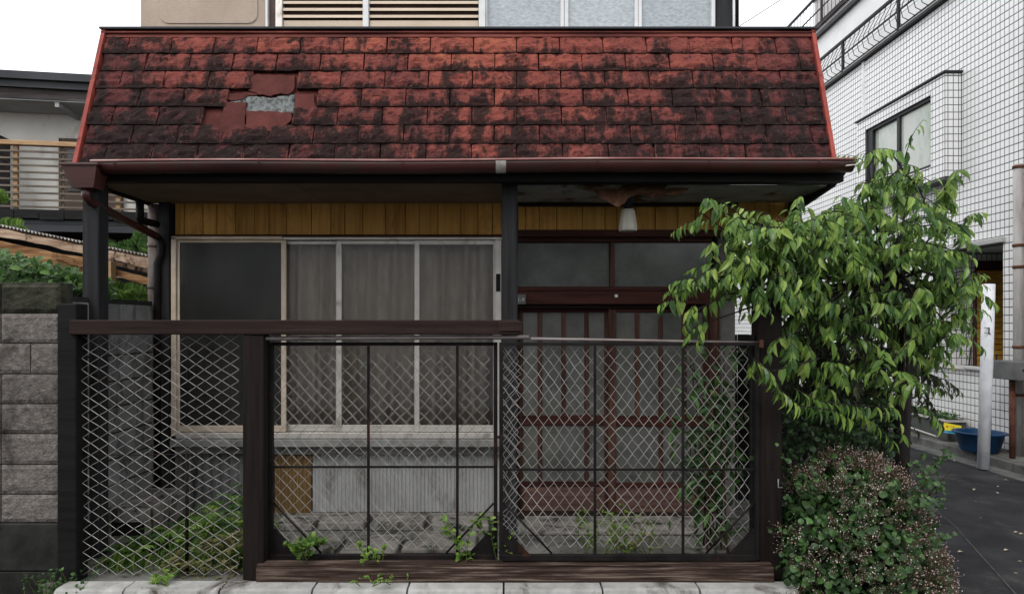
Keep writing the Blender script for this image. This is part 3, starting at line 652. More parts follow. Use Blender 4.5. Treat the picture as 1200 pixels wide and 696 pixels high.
def soff(x0, x1, y0, y1, z, m, n='soffit_board'): return B(n, m, ev, x0, x1, y0, y1, z, z+.012)
soff(-3.02, -1.55, 4.6, 5.42, 2.672, 'soffit'); soff(-1.546, -.03, 4.6, 5.42, 2.674, 'soffit')
B('soffit_edge', 'dwoodh', ev, -3.03, -3.0, 4.55, 5.43, 2.65, 2.70)
# soffit on the porch side: grey ply with a hole
soff(.07, .72, 4.77, 5.42, 2.676, 'soffitg'); soff(1.2, 2.384, 4.77, 5.42, 2.676, 'soffitg'); soff(.724, 1.196, 5.18, 5.42, 2.674, 'soffitg'); soff(.724, .85, 4.77, 5.178, 2.675, 'soffitg')
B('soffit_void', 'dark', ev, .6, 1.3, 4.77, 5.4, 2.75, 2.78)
B('soffit_batten', 'dwoodh', ev, .07, 1.95, 5.385, 5.426, 2.645, 2.67, bev=.003)
def flap(pts, name='peeled_plywood', m='ply'):
    mb = MB(); P = [Vector(p) for p in pts]; c = sum(P, Vector())/len(P)
    for i in range(len(P)):
        a, b = P[i], P[(i+1) % len(P)]; mm = (a+b)/2+Vector((random.uniform(-.012, .012), random.uniform(-.012, .012), random.uniform(-.01, .01)))
        mb.quad([c, a, mm]); mb.quad([c, mm, b]); dn = Vector((0, .004, .006))
        mb.quad([c+dn, mm+dn, a+dn]); mb.quad([c+dn, b+dn, mm+dn])
    return mb.build(name, m, ev, fix=False)
flap([W(693, 217, 153), W(760, 216, 153), W(748, 226, 155), W(736, 232, 156), W(724, 243, 157), W(718, 240, 157), W(704, 232, 156)])
flap([W(742, 217, 153), W(812, 216, 153), W(807, 222, 155), W(790, 229, 156), W(765, 233, 157), W(757, 230, 157), W(748, 228, 155), W(736, 230, 155)])
MB().prism([(4.40, 2.785), (5.43, 2.80), (5.43, 2.565), (4.7, 2.66)], 2.385, 2.41, 'x').build('verge_board', 'blackwood', ev)
# porch posts belonging to the house
B('porch_post', 'greypost', H, PX(588, 160)-.0, PX(606.5, 160), 4.66, 4.77, 0, 2.683, bev=.006)
B('porch_post', 'greypost', H, -3.0, -2.885, 4.52, 4.64, 0, 2.66, bev=.006)
# hopper and downpipe
dpn = bpy.data.objects.new('downpipe', None); C.objects.link(dpn); dpn.parent = H; dpn.location = Vector((-2.95, 4.5, 2.6))-origin(H)
mb = MB(); hx0, hx1, hb0, hb1 = PX(77, 170), PX(119, 170), PX(87, 170), PX(113, 170)
zt_, zb_ = PZ(194, 170), PZ(221, 170); yA, yB_ = 4.36, 4.5
v = [(hx0, yA, zt_), (hx1, yA, zt_), (hx1, yB_, zt_), (hx0, yB_, zt_), (hb0, yA+.02, zb_), (hb1, yA+.02, zb_), (hb1, yB_-.01, zb_), (hb0, yB_-.01, zb_)]
mb.v = v; mb.f = [(0, 1, 5, 4), (1, 2, 6, 5), (2, 3, 7, 6), (3, 0, 4, 7), (4, 5, 6, 7), (3, 2, 1, 0)]; mb.sm = [False]*6; mb.build('hopper', 'gutter', dpn)
B('hopper_rim', 'gutter', dpn, hx0-.01, hx1+.01, yA-.01, yB_+.01, zt_-.012, zt_+.006, bev=.003)
p0 = Vector((PX(99, 170), 4.43, zb_+.01)); p1 = p0+Vector((.0, .0, -.06)); p2 = Vector((PX(187, 139), 5.36, PZ(281, 139))); p3 = p2+Vector((.0, .0, -.08))
MB().tube([p0, p1, p1+(p2-p1)*.05+Vector((0, 0, -.02)), p2+Vector((0, 0, .02)), p2], .031, 10).build('pipe', 'gutter', dpn)
MB().tube([p2+Vector((0, 0, .02)), p2+Vector((.03, 0, -.03)), p2+Vector((.03, 0, -.12)), p2+Vector((.0, 0, -.2)), p2+Vector((0, 0, -2.2))], .029, 10).build('pipe', 'steel', dpn)
MB().tube([W(164, 236, 150), W(164, 257, 150), W(168, 259, 147), W(184, 263, 141)], .03, 8).build('pipe', 'steel', dpn)
xp = PX(180, 139)
MB().tube([(xp, 5.42, 1.0), (xp, 5.42, 2.66)], .056, 14).build('drain_pipe', 'concpipe', H)
for zz in (1.95, 2.3, 2.5): MB().tube([(xp, 5.42, zz), (xp, 5.42, zz+.03)], .061, 14).build('pipe_collar', 'concpipe', H)

# porch lamp
lp = thing('porch_lamp', W(736, 226, 152), 'off-white tapered glass porch lamp hanging under the peeling soffit', 'lamp')
pc = W(736, 246, 152)
MB().tube([W(739, 218, 152), W(739, 228, 152), W(735, 246, 152)], [.03, .034, .03], 10).build('fitting', 'blackmetal', lp)
MB().tube([W(736, 245.5, 152), W(736, 248, 152), W(735.8, 269, 152), W(735.8, 271, 152)], [.044, .055, .074, .07], 10, smooth=False).build('shade', 'lamp', lp)
# number plate
np_ = thing('house_number_plate', W(609, 350, 139), 'small worn metal house number plate at the left end of the red lintel', 'sign')
MB().box(PX(605.5, 139), PX(616, 139), 5.385, 5.392, PZ(356.5, 139), PZ(345, 139)).build('plate', 'plate', np_)
def text(body, size, loc, rot, m, parent, name='lettering', ext=.0008, align='CENTER'):
    cu = bpy.data.curves.new(name, 'FONT'); cu.body = body; cu.size = size; cu.align_x = align; cu.align_y = 'CENTER'; cu.extrude = ext
    o = bpy.data.objects.new(name, cu); C.objects.link(o); bpy.context.view_layer.update()
    me = bpy.data.meshes.new_from_object(o.evaluated_get(bpy.context.evaluated_depsgraph_get())); bpy.data.objects.remove(o)
    o = bpy.data.objects.new(name, me); C.objects.link(o); me.materials.clear(); me.materials.append(M[m]); o.parent = parent
    o.location = Vector(loc)-origin(parent); o.rotation_euler = rot; return o
text('1-9', .045, (PX(610.5, 139), 5.384, PZ(351.5, 139)), (R(90), 0, 0), 'print', np_)

# ------------------------------------------------------------------ front fence and gates
FZ = 182; YF = F/FZ
fe = thing('fixed_mesh_fence', (PX(190, FZ), YF, 0), 'dark timber framed fence with fixed chain link panel over weeds at left', 'fence')
def fb(name, m, x0, x1, y0, y1, ya, yb, par=fe, bev=.006, s=FZ): return B(name, m, par, PX(x0, s), PX(x1, s), ya, yb, PZ(y1, s), PZ(y0, s), bev=bev)
fb('post', 'blackwood', 72, 94, 356, 694, 4.08, 4.2); fb('post', 'dwoodv', 288, 312, 392.3, 676, 4.07, 4.19)
fb('top_rail', 'dwoodh', 88, 609, 375, 392, 4.06, 4.19); fb('rail_block', 'dwoodh', 584, 612, 377, 388, 4.05, 4.058)
fb('sill_beam', 'oldsill', 305, 902, 659, 677, 4.045, 4.125); fb('sill_plank', 'oldsill', 306, 900, 656, 658.6, 4.05, 4.13, bev=.002); fb('track_beam', 'dwoodh', 312, 886, 664, 679, 4.131, 4.21)
fb('post', 'dwoodv', 887, 915, 350, 678, 4.1, 4.22); fb('post_batten', 'blackwood', 881, 887, 392, 657, 4.13, 4.17)
MB().tube([W(912, 561, 184), W(912, 571, 184), W(917, 571, 184)], .003, 5).build('hook', 'wire', fe)
MB().tube([W(312, 396.5, 183), W(620, 395, 183)], .014, 8).build('guide_rail', 'railworn', fe)
MB().tube([W(622, 397, 183.5), W(845, 401.0, 183.5), W(893, 402, 183.5)], .011, 8).build('guide_rail', 'railworn', fe)
MB().box(PX(889, 184), PX(893, 184), 4.05, 4.08, PZ(407, 184), PZ(398, 184)).build('rail_end', 'rust', fe)
def chain(x0, x1, z0, z1, y, pw, ph, name, par, seed=0, warp=.008, r=.0017, skew=0., bend=None):
    mb = MB(); n = int((x1-x0)/(pw/2)); nz = int((z1-z0)/(ph/2))
    def nd(xi, k):
        x = x0+xi*pw/2; z = z1-k*ph/2
        q = Vector((x*3.1, z*3.1, seed)); q2 = Vector((x*13, z*13, seed+9))
        dx = warp*noise.noise(q)*1.6+warp*.6*noise.noise(q2); dz = warp*noise.noise(q+Vector((7, 7, 7)))*1.6+warp*.6*noise.noise(q2+Vector((3, 3, 3)))
        dx += skew*(z-z0)
        if bend: b_ = bend(x, z); dx += b_[0]; dz += b_[1]
        return Vector((min(max(x+dx, x0-.004), x1+.004), y+warp*.8*noise.noise(q+Vector((1, 2, 3))), z+dz))
    for i in range(n):
        pts = []
        for k in range(nz+1):
            xi = i + ((k+i) % 2)
            if random.random() < 0: continue
            p = nd(xi, k); left = ((k+i) % 2 == 0)
            p.y += .0022*(1 if left else -1)
            a = p.copy()
            # small twist loop at each crossing
            if 0 < k < nz:
                o_ = pw*.06*(1 if left else -1); pts.append(a+Vector((o_, 0, ph*.07))); pts.append(a+Vector((0, 0, -ph*.0))); pts.append(a+Vector((o_, 0, -ph*.07)))
            else: pts.append(a)
        mb.tube(pts, r*random.uniform(.92, 1.1), 4, False, False)
    o = mb.build(name, 'wire', par, fix=False); o['kind'] = 'stuff'; return o
chain(PX(95, FZ), PX(288, FZ), PZ(674, FZ), PZ(393, FZ), YF+.01, .113, .0735, 'chain_link', fe, 1, .007)
chain(PX(95, 160), PX(288, 160)-.02, .02, PZ(545, FZ), YF+.06, .0, .0, 'chain_link', fe, 1, .007) if False else None
MB().tube([W(94, 532, 181), W(150, 533, 181), W(230, 531.5, 181), W(289, 532, 181)], .0035, 5).build('tension_wire', 'steel', fe)
MB().tube([W(95.5, 393, 181), W(95.5, 674, 181)], .0035, 5).build('tension_wire', 'railworn', fe)
MB().tube([W(219, 530, 178), W(219, 672, 178)], .012, 6).build('stake', 'dwoodv', fe)

def gate(label, x0, x1, ya, seed, pw, ph, vbars, zbar, loc, g2):
    s = F/ya; gt = thing('sliding_gate', loc, label, 'gate', 'sliding chain link gates')
    def q(name, a, b, t, u, da=-.014, db_=.014, m='steel', bev=.002): return B(name, m, gt, PX(a, s), PX(b, s), ya+da, ya+db_, PZ(u, s), PZ(t, s), bev=bev)
    q('frame_side', x0, x0+4.5, 401, 655); q('frame_side', x1-4.5, x1, 401, 655)
    q('frame_top', x0+4.6, x1-4.6, 401, 405, -.013, .013); q('frame_bottom', x0+4.6, x1-4.6, 649, 656, -.013, .013)
    for b in vbars: q('upright_bar', b-1.6, b+1.6, 405.2, 648.8, -.012, -.002)
    q('cross_bar', x0+4.6, x1-4.6, zbar-1.3, zbar+1.3, .0, .009)
    z = PZ(649, s)
    for (xa, sg) in ((x0+4.6, 1), (x1-4.6, -1)):
        X = PX(xa, s); k = .17
        MB().prism([(X, z), (X+sg*k*1.0, z), (X+sg*.02, z+k*.95), (X, z+k)], ya-.006, ya-.001).build('gusset_plate', 'steel', gt)
        MB().tube([(X, ya+.004, z+.33), (X+sg*.31, ya+.004, z+.005)], .007, 6).build('corner_brace', 'steel', gt)
    def bend(x, z):
        if not g2: return (0, 0)
        d = max(0, 1-(x-PX(x0, s))/.22); return (.008*d*noise.noise(Vector((x*20, z*12, 4))), .012*d*noise.noise(Vector((x*15, z*10, 8))))
    chain(PX(x0+5, s), PX(x1-5, s), PZ(648, s), PZ(405.5, s), ya+.016, pw, ph, 'chain_link', gt, seed, .009, bend=bend)
    return gt
g1 = gate('left sliding gate of chain link in dark steel, behind the right one', 316, 583, 4.165, 3, .078, .083, [432, 536], 547, (PX(450, 180), 4.165, .14), False)
g2 = gate('right sliding gate of chain link, wooden entrance doors seen through it', 585, 889, 4.085, 5, .0715, .092, [697, 800], 550, (PX(737, 183), 4.085, .14), True)
chain(PX(586, 180), PX(612, 180), PZ(648, 180), PZ(408, 180), 4.15, .066, .078, 'torn_mesh', g2, 11, .022)

# yard slabs
for i, (x0, x1, y0, y1, h) in enumerate(((325, 372, 5.1, 5.35, .06), (376, 432, 5.12, 5.37, .07), (436, 500, 5.1, 5.36, .065), (504, 575, 5.08, 5.34, .06), (330, 400, 4.55, 4.9, .05), (404, 470, 4.5, 4.88, .055), (474, 560, 4.6, 5.0, .04))):
    s = F/((y0+y1)/2); o = B('paving_slab', 'slab', None, PX(x0, s)+.01, PX(x1, s)-.01, y0, y1, 0.001, h, bev=.01); o['kind'] = 'structure'; o.rotation_euler = (0, 0, 0)

# ------------------------------------------------------------------ left: block walls
bw = thing('block_wall', (-4, YF, 0), 'rough split-face concrete block wall with mossy cap at the left edge', 'wall')
ys = [332, 367, 402, 438, 473, 508, 544, 579, 612, 668, 704]
B('mortar', 'blockbase', bw, -5.4, -2.875, 4.13, 4.24, -.12, PZ(334, FZ))
for i in range(10):
    t, b = PZ(ys[i], FZ), PZ(ys[i+1], FZ); m = 'blockcap' if i == 0 else ('blockbase' if i > 7 else 'block')
    x = -2.868; first = .2 if i == 2 else (.39 if i < 8 else .6)
    while x > -5.3:
        w_ = first; first = .39 if i < 8 else .6
        if i < 8:
            mb = MB(); sd = random.random()*50; xa, xb = x-w_+.004, x-.004; za, zb = b+.004, t-.003
            d = .011 if i else .018
            nx = max(6, int(w_/.02))
            def fn(u, v):
                e = min(min(u, 1-u)*w_/.012, min(v, 1-v)*.19/.012, 1)
                xx, zz = xa+(xb-xa)*u, za+(zb-za)*v
                return (xx, 4.122-e*(.004+d*(.5+.6*noise.fractal(Vector((xx*16+sd, zz*16, sd)), 1, 2, 4))), zz)
            mb.grid(fn, nx, 8, False); k = nx+1; vs = [Vector(p) for p in mb.v]
            def skirt(pts):
                for a_, b_ in zip(pts, pts[1:]): mb.quad([a_, b_, (b_.x, 4.2, b_.z), (a_.x, 4.2, a_.z)])
            skirt(vs[:k]); skirt(vs[-k:]); skirt([vs[j*k] for j in range(9)]); skirt([vs[j*k+nx] for j in range(9)])
            mb.build('block', m, bw, fix=False)
        else: MB().box(x-w_+.004, x-.004, 4.1, 4.2, b+.003, t-.003, bev=.006).build('block', m, bw)
        x -= w_
B('cap_top', 'blockcap', bw, -5.3, -2.872, 4.12, 4.245, PZ(333.5, FZ), PZ(331, FZ), bev=.004)

sw = thing('side_block_wall', (-3, 4.8, 0), 'grey concrete block boundary wall running back behind the left mesh panel', 'wall')
B('mortar', 'blockbase', sw, -3.05, -2.958, 4.3, 5.34, 0, 1.84)
me = None; r_ = 0; z = .25
B('ledge', 'slab', sw, -2.95, -2.62, 4.7, 5.3, .0, .3, bev=.01)
B('ledge_slot', 'dark', sw, -2.9, -2.66, 4.695, 4.699, .1, .2)
while z < 1.8:
    y = 4.31 - (.2 if r_ % 2 else 0)
    while y < 5.3:
        a, b = max(y, 4.31)+.004, min(y+.39, 5.34)-.004
        if b-a > .04: MB().box(-2.97, -2.95+random.uniform(-.003, .003), a, b, z+.003, min(z+.19, 1.845)-.003, bev=.005).build('block', 'sideblock', sw)
        y += .39
    z += .195; r_ += 1

# ------------------------------------------------------------------ left neighbour
nb = thing('neighbour_house', (-7.5, 10.6, 0), 'cream rendered neighbour house with dark roof edge and slatted balcony at far left', 'house', rz=R(8.7))
def nbx(name, m, *b, bev=0): return MB().box(*b, bev=bev).build(name, m, nb, local=True)
nbx('wall', 'nwall', -5.5, 3.2, .3, 3.2, .25, 5.3); nbx('roof_edge', 'nroof', -6, 3.6, -.55, 3.5, 5.5, 5.62); nbx('roof_edge', 'nroof', -6, 3.55, -.48, 3.5, 5.39, 5.497)
nbx('fascia', 'nfascia', -6, 3.5, -.42, 3.4, 5.23, 5.387); nbx('soffit', 'nsoffit', -6, 3.45, -.40, .29, 5.21, 5.228)
nbx('soffit_batten', 'nsoffit', .2, .26, -.38, .29, 5.13, 5.208)
nbx('door', 'ndoor', .02, .95, .22, .298, 3.3, 4.72, bev=.01); nbx('door_frame', 'ndoor', -.03, .015, .2, .298, 3.3, 4.77); nbx('door_frame', 'ndoor', -.03, 1.0, .2, .298, 4.725, 4.79)
nbx('window', 'screen', .1, .85, .205, .218, 3.9, 4.6)
nbx('wall_return', 'nfascia', -1.9, -.82, -.3, .295, 3.2, 4.75); nbx('canopy', 'blueish' if False else 'nroof', -1.9, -.86, -.35, .2, 4.3, 4.55)
# balcony
nbx('balcony_floor', 'blackwood', -3, 3.1, -1.0, .29, 3.28, 3.38); nbx('lower_eave', 'nroof', -5.5, 3.2, -1.25, .29, 3.02, 3.12); nbx('lower_eave', 'nroof', -5.5, 3.2, -1.15, .29, 3.14, 3.2)
nbx('lower_wall', 'dark', -5.5, 3.2, -.6, .28, .25, 3.0)
for i in range(18): a = -3+i*.34; nbx('roof_sheet', 'blackwood', a, a+.33, -1.2, -1.0, 3.2+random.uniform(0, .02), 3.3+random.uniform(-.01, .02))
nbx('handrail', 'tanwood', -3, 3.1, -1.03, -.93, 4.34, 4.41, bev=.006)
me = None
for k in range(9):
    z = 4.25-k*.104
    o = nbx('slat', 'slatdark', -3, 3.1, -1.0, -.975, z-.012, z+.016)
for x in (-.08, -1.8, 1.35): nbx('balcony_post', 'tanwood', x, x+.06, -.97, -.92, 3.38, 4.34)
for x in (.6, 1.0): nbx('balcony_post', 'slatdark', x, x+.02, -.97, -.95, 3.38, 4.34)
# collapsed lean-to
sh = thing('collapsed_shed_roof', (-4.6, 6.6, .25), 'rotten brown boards and corrugated edge of a collapsing shed roof at left', 'shed')
def board(name, m, a, b, w0, w1, dep, sag_=0, jag=.01):
    """board from point a to b (its top edge), width w0..w1 downwards, thickness along y"""
    mb = MB(); a = Vector(a); b = Vector(b); n = 14; T = []; Bt = []
    for i in range(n+1):
        u = i/n; p = a.lerp(b, u); p.z -= sag_*math.sin(u*math.pi); j1 = random.uniform(-jag, jag)
        T.append(p+Vector((0, 0, j1*.5))); Bt.append(p-Vector((0, 0, w0+(w1-w0)*u+random.uniform(-jag, jag))))
    dv = Vector((0, dep, 0))
    for i in range(n):
        mb.quad([T[i], T[i+1], Bt[i+1], Bt[i]]); mb.quad([T[i]+dv, T[i+1]+dv, Bt[i+1]+dv, Bt[i]+dv]); mb.quad([T[i], T[i+1], T[i+1]+dv, T[i]+dv]); mb.quad([Bt[i], Bt[i+1], Bt[i+1]+dv, Bt[i]+dv])
    mb.quad([T[0], Bt[0], Bt[0]+dv, T[0]+dv]); mb.quad([T[-1], Bt[-1], Bt[-1]+dv, T[-1]+dv])
    return mb.build(name, m, sh)
s_ = 118
board('board', 'rotpale', W(-60, 256, s_), W(175, 303, s_), .07, .09, .03, .0, .012)
board('board', 'rotwood', W(-60, 268, 121), W(110, 304, 121), .2, .14, .04, .02, .014)
board('board', 'rotwood', W(60, 296, 122), W(176, 326, 122), .05, .07, .03, 0, .01)
board('board', 'rotpale', W(108, 301, 116), W(178, 316, 116), .035, .04, .03, 0, .006)
board('board', 'rotpale', W(118, 317, 112), W(178, 327, 112), .05, .035, .03, 0, .006)
board('post', 'tanwood', W(119, 306, 124), W(130, 306.2, 124), .28, .28, .08, 0, 0)
mb = MB()
def cr(u, v):
    a = W(-60, 252, 116); b = W(176, 300, 116); p = a.lerp(b, u)
    return (p.x, p.y+v*1.5, p.z+.012*math.sin(u*2*math.pi*55)-.12*v)
mb.grid(cr, 440, 2); mb.build('corrugated_sheet', 'corr', sh)

# ------------------------------------------------------------------ right building
ap = thing('tiled_apartment_building', (6.6, 10, 0), 'white tiled apartment building with bay window and railed balconies at right', 'building')
XW = 6.5; OY0, OY1, OZ0, OZ1 = 8.39, 9.63, 1.05, 2.72; TOPZ = 6.42
GX = XW+.003
mb = MB(); mb.box(GX, 6.7, 5, OY0, -.1, TOPZ); mb.box(GX, 6.7, OY1, 20, -.1, TOPZ); mb.box(GX, 6.7, OY0, OY1, -.1, OZ0); mb.box(GX, 6.7, OY0, OY1, OZ1, TOPZ)
mb.build('wall_core', 'grout', ap)
TH, TW = .104, .076; Vt = []; Ft = []
def tile(o, u, v, n, a, b, c, d, g_=.0055):
    """tile on plane o + u*x + v*z spanning a..b, c..d"""
    o = np.array(o, float); u = np.array(u, float); v = np.array(v, float); n = np.array(n, float)
    base = len(Vt); t = .0025
    for (x, z, h) in ((a+g_, c+g_, 0), (b-g_, c+g_, 0), (b-g_, d-g_, 0), (a+g_, d-g_, 0), (a+g_+.002, c+g_+.002, t), (b-g_-.002, c+g_+.002, t), (b-g_-.002, d-g_-.002, t), (a+g_+.002, d-g_-.002, t)):
        Vt.append(o+u*x+v*z+n*h)
    for f in ((4, 5, 6, 7), (0, 1, 5, 4), (1, 2, 6, 5), (2, 3, 7, 6), (3, 0, 4, 7)): Ft.append([base+i for i in f])
def tiles(o, u, v, n, a0, a1, c0, c1, holes=(), offa=0, offc=0):
    a = math.floor((a0-offa)/TW)*TW+offa
    while a < a1-.004:
        c = math.floor((c0-offc)/TH)*TH+offc
        while c < c1-.004:
            aa, ab, ca, cb = max(a, a0), min(a+TW, a1), max(c, c0), min(c+TH, c1); ok = (ab-aa > .015 and cb-ca > .015)
            segs = [(aa, ab, ca, cb)]
            for (h0, h1, k0, k1) in holes:
                new = []
                for (p, q, r, s) in segs:
                    if q <= h0 or p >= h1 or s <= k0 or r >= k1: new.append((p, q, r, s)); continue
                    if p < h0: new.append((p, h0, r, s))
                    if q > h1: new.append((h1, q, r, s))
                    if r < k0: new.append((max(p, h0), min(q, h1), r, k0))
                    if s > k1: new.append((max(p, h0), min(q, h1), k1, s))
                segs = new
            for (p, q, r, s) in segs:
                if q-p > .015 and s-r > .015: tile(o, u, v, n, p, q, r, s)
            c += TH
        a += TW
BY0, BY1, BX, BZ0, BZ1 = 9.15, 11.45, 6.26, 3.76, 5.24
tiles((XW+.0025, 0, 0), (0, 1, 0), (0, 0, 1), (-1, 0, 0), 5, 20, .02, TOPZ, holes=((OY0, OY1, OZ0, OZ1), (BY0, BY1, BZ0, BZ1)))
# recess
mb = MB(); mb.box(6.705, 7.7, OY1, OY1+.1, .9, OZ1); mb.box(7.6, 7.7, OY0-.6, OY1, .9, OZ1); mb.box(6.705, 7.6, OY0-.7, OY0-.6, .9, OZ1)
mb.build('recess_wall', 'grout', ap)
B('recess_ceiling', 'greyplaster', ap, 6.52, 7.7, OY0-.6, OY1+.05, OZ1+.005, OZ1+.05); B('recess_floor', 'greyplaster', ap, 6.705, 7.7, OY0-.6, OY1+.05, .85, .9)
tiles((0, OY1-.001, 0), (1, 0, 0), (0, 0, 1), (0, -1, 0), 6.52, 7.6, .95, OZ1)
tiles((6.69, OY0+.0, 0), (1, 0, 0), (0, 0, 1), (0, 1, 0), -.17, .0, OZ0, OZ1)
B('recess_lintel', 'greyplaster', ap, 6.44, 6.52, OY0-.05, OY1+.9, OZ1, OZ1+.07, bev=.008)
B('recess_sill', 'greyplaster', ap, 6.46, 6.72, OY0-.02, OY1+.35, OZ0-.035, OZ0+.002, bev=.005)
sh_ = bpy.data.objects.new('yellow_shutter', None); C.objects.link(sh_); sh_.parent = ap; sh_.location = Vector((7.2, OY1-.05, 1))-origin(ap)
B('frame', 'redwoodv', sh_, 7.0, 7.03, OY1-.06, OY1-.012, .95, 2.45); B('frame', 'redwoodh', sh_, 7.03, 7.5, OY1-.062, OY1-.012, 2.451, 2.6)
z = .95
while z < 2.44:
    MB().prism([(OY1-.05, z), (OY1-.02, z+.02), (OY1-.02, z+.072), (OY1-.035, z+.076)], 7.032, 7.5, 'x').build('slat', 'shutteryellow', sh_); z += .082
# bay window
bay = bpy.data.objects.new('bay_window', None); C.objects.link(bay); bay.parent = ap; bay.location = Vector((BX, 10.3, 4.4))-origin(ap)
WY0, WY1, WZ0, WZ1 = 9.46, 11.18, 3.98, 5.03; bx = BX+.003
mb = MB(); mb.box(bx, XW+.01, BY0+.003, WY0, BZ0, BZ1); mb.box(bx, XW+.01, WY1, BY1, BZ0, BZ1); mb.box(bx, XW+.01, WY0, WY1, BZ0, WZ0); mb.box(bx, XW+.01, WY0, WY1, WZ1, BZ1)
mb.build('surround', 'grout', bay)
tiles((bx, 0, 0), (0, 1, 0), (0, 0, 1), (-1, 0, 0), BY0+.003, BY1, BZ0, BZ1, holes=((WY0, WY1, WZ0, WZ1),))
tiles((0, BY0+.0025, 0), (1, 0, 0), (0, 0, 1), (0, -1, 0), bx, XW, BZ0, BZ1)
B('hood', 'blackmetal', bay, BX-.03, XW, BY0-.03, BY1+.03, BZ1+.003, BZ1+.028); B('underside', 'metalbox', bay, BX+.01, XW, BY0+.02, BY1, BZ0-.03, BZ0-.002)
B('window_frame', 'blackmetal', bay, BX+.03, BX+.1, WY0, WY0+.035, WZ0, WZ1); B('window_frame', 'blackmetal', bay, BX+.03, BX+.1, WY1-.17, WY1, WZ0, WZ1)
B('window_frame', 'blackmetal', bay, BX+.03, BX+.1, WY0+.036, WY1-.171, WZ1-.05, WZ1); B('window_frame', 'blackmetal', bay, BX+.03, BX+.1, WY0+.036, WY1-.171, WZ0, WZ0+.04)
B('window_frame', 'blackmetal', bay, BX+.04, BX+.09, 10.27, 10.34, WZ0+.041, WZ1-.051)
B('pane', 'greenpane', bay, BX+.075, BX+.08, WY0+.036, 10.27, WZ0+.041, WZ1-.051); B('pane', 'greenpane', bay, BX+.085, BX+.09, 10.34, WY1-.171, WZ0+.041, WZ1-.051)
# balconies
B('parapet_cap', 'blackmetal', ap, 6.42, 6.72, 5, 20, TOPZ+.005, TOPZ+.05); B('balcony_floor', 'plaster', ap, 6.72, 8, 5, 20, TOPZ-.2, TOPZ-.02)
B('parapet_kerb', 'palebox', ap, 6.46, 6.6, 5, 20, TOPZ+.052, TOPZ+.10)
B('upper_storey_wall', 'plaster', ap, 6.95, 7.1, 5, 20, TOPZ, 8.2)
def railing(name, X, zb, ztp, step, bulge, y0=5, y1=20):
    rl = bpy.data.objects.new(name, None); C.objects.link(rl); rl.parent = ap; rl.location = Vector((X, 10, zb))-origin(ap)
    B('top_rail', 'blackmetal', rl, X-.03, X+.025, y0, y1, ztp-.05, ztp, bev=.006); B('mid_rail', 'blackmetal', rl, X-.012, X+.012, y0, y1, zb+.29, zb+.315)
    B('bottom_rail', 'blackmetal', rl, X-.015, X+.015, y0, y1, zb, zb+.025)
    y = y0+.3
    while y < y1: B('rail_post', 'blackmetal', rl, X-.02, X+.02, y, y+.045, zb-.05, ztp-.05); y += 1.75
    h = ztp-.05-zb
    pts = [(0, 0, 0), (-bulge*.8, 0, h*.1), (-bulge, 0, h*.3), (-bulge*.75, 0, h*.55), (-bulge*.2, 0, h*.8), (0, 0, h)] if bulge else [(0, 0, 0), (0, 0, h)]
    mb = MB().tube(pts, .0065, 5); b0 = mb.build('baluster', 'blackmetal', rl, local=True); b0.location = Vector((X, y0, zb))-origin(rl)
    y = y0+step
    while y < y1: inst(b0.data, 'baluster', rl, (X, y, zb)); y += step
    for k in (.25, .5, .72): B('wire', 'wiredark', rl, X-bulge*.8-.002, X-bulge*.8+.002, y0, y1, zb+h*k, zb+h*k+.006) if bulge else None
railing('balcony_railing', 6.47, TOPZ+.1, 7.12, .16, .14)
B('upper_slab', 'plaster', ap, 6.94, 8.2, 5, 20, 8.21, 8.3); B('slab_gutter', 'blackmetal', ap, 6.86, 6.935, 5, 20, 8.0, 8.09); B('slab_edge', 'nfascia', ap, 6.89, 6.935, 5, 20, 8.22, 8.28)
railing('balcony_railing', 6.92, 8.31, 8.98, .16, 0)
B('roof_box', 'palebox', ap, 7.4, 8.0, 14.2, 15.4, 8.3, 9.4); B('roof_box_rim', 'metalbox', ap, 7.35, 8.0, 14.15, 15.45, 9.4, 9.46)
o = B('interior_block', 'plaster', ap, 7.75, 9, 5, 20, -.1, 8.2)
# vertical joint cover on the wall
B('movement_joint', 'whitepaint', ap, 6.475, XW+.003, 11.62, 11.68, 5.1, TOPZ)
bulk('wall_tiles', np.array(Vt), np.array(Ft), 'tile', ap, kind='stuff')
# drain pipe at right edge
dp = thing('wall_drain_pipe', (6.38, 7.98, 0), 'stained grey vertical drain pipe with rusty brackets on the white tiled wall', 'pipe')
MB().tube([(6.41, 8.02, .0), (6.41, 8.02, 3.65)], .055, 14).build('pipe', 'pipegrey', dp)
for z in (.75, 1.35, 2.62, 2.35, 3.6): MB().tube([(6.41, 8.02, z), (6.41, 8.02, z+.035)], .064, 14).build('bracket', 'rust', dp)
MB().tube([(6.42, 7.8, .0), (6.42, 7.8, 6.3)], .03, 10).build('thin_pipe', 'pipegrey', dp)
mbx = thing('meter_box', (6.15, 8.0, 0), 'grey metal box on a rusty post against the tiled wall at the right edge', 'box')
B('box', 'metalbox', mbx, 6.12, 6.2, 7.75, 8.42, 1.0, 1.22, bev=.004) if False else None
B('box', 'metalbox', mbx, 6.08, 6.34, 7.62, 8.1, .98, 1.2, bev=.006); B('door_panel', 'palebox', mbx, 6.3, 6.42, 7.55, 7.6, .97, 1.21, bev=.004)
B('slot', 'dark', mbx, 6.14, 6.28, 7.612, 7.619, 1.09, 1.11); B('label_plate', 'print', mbx, 6.2, 6.29, 7.613, 7.618, 1.02, 1.035)
MB().tube([(6.2, 7.85, .0), (6.2, 7.85, .98)], .03, 8).build('post', 'rust', mbx)
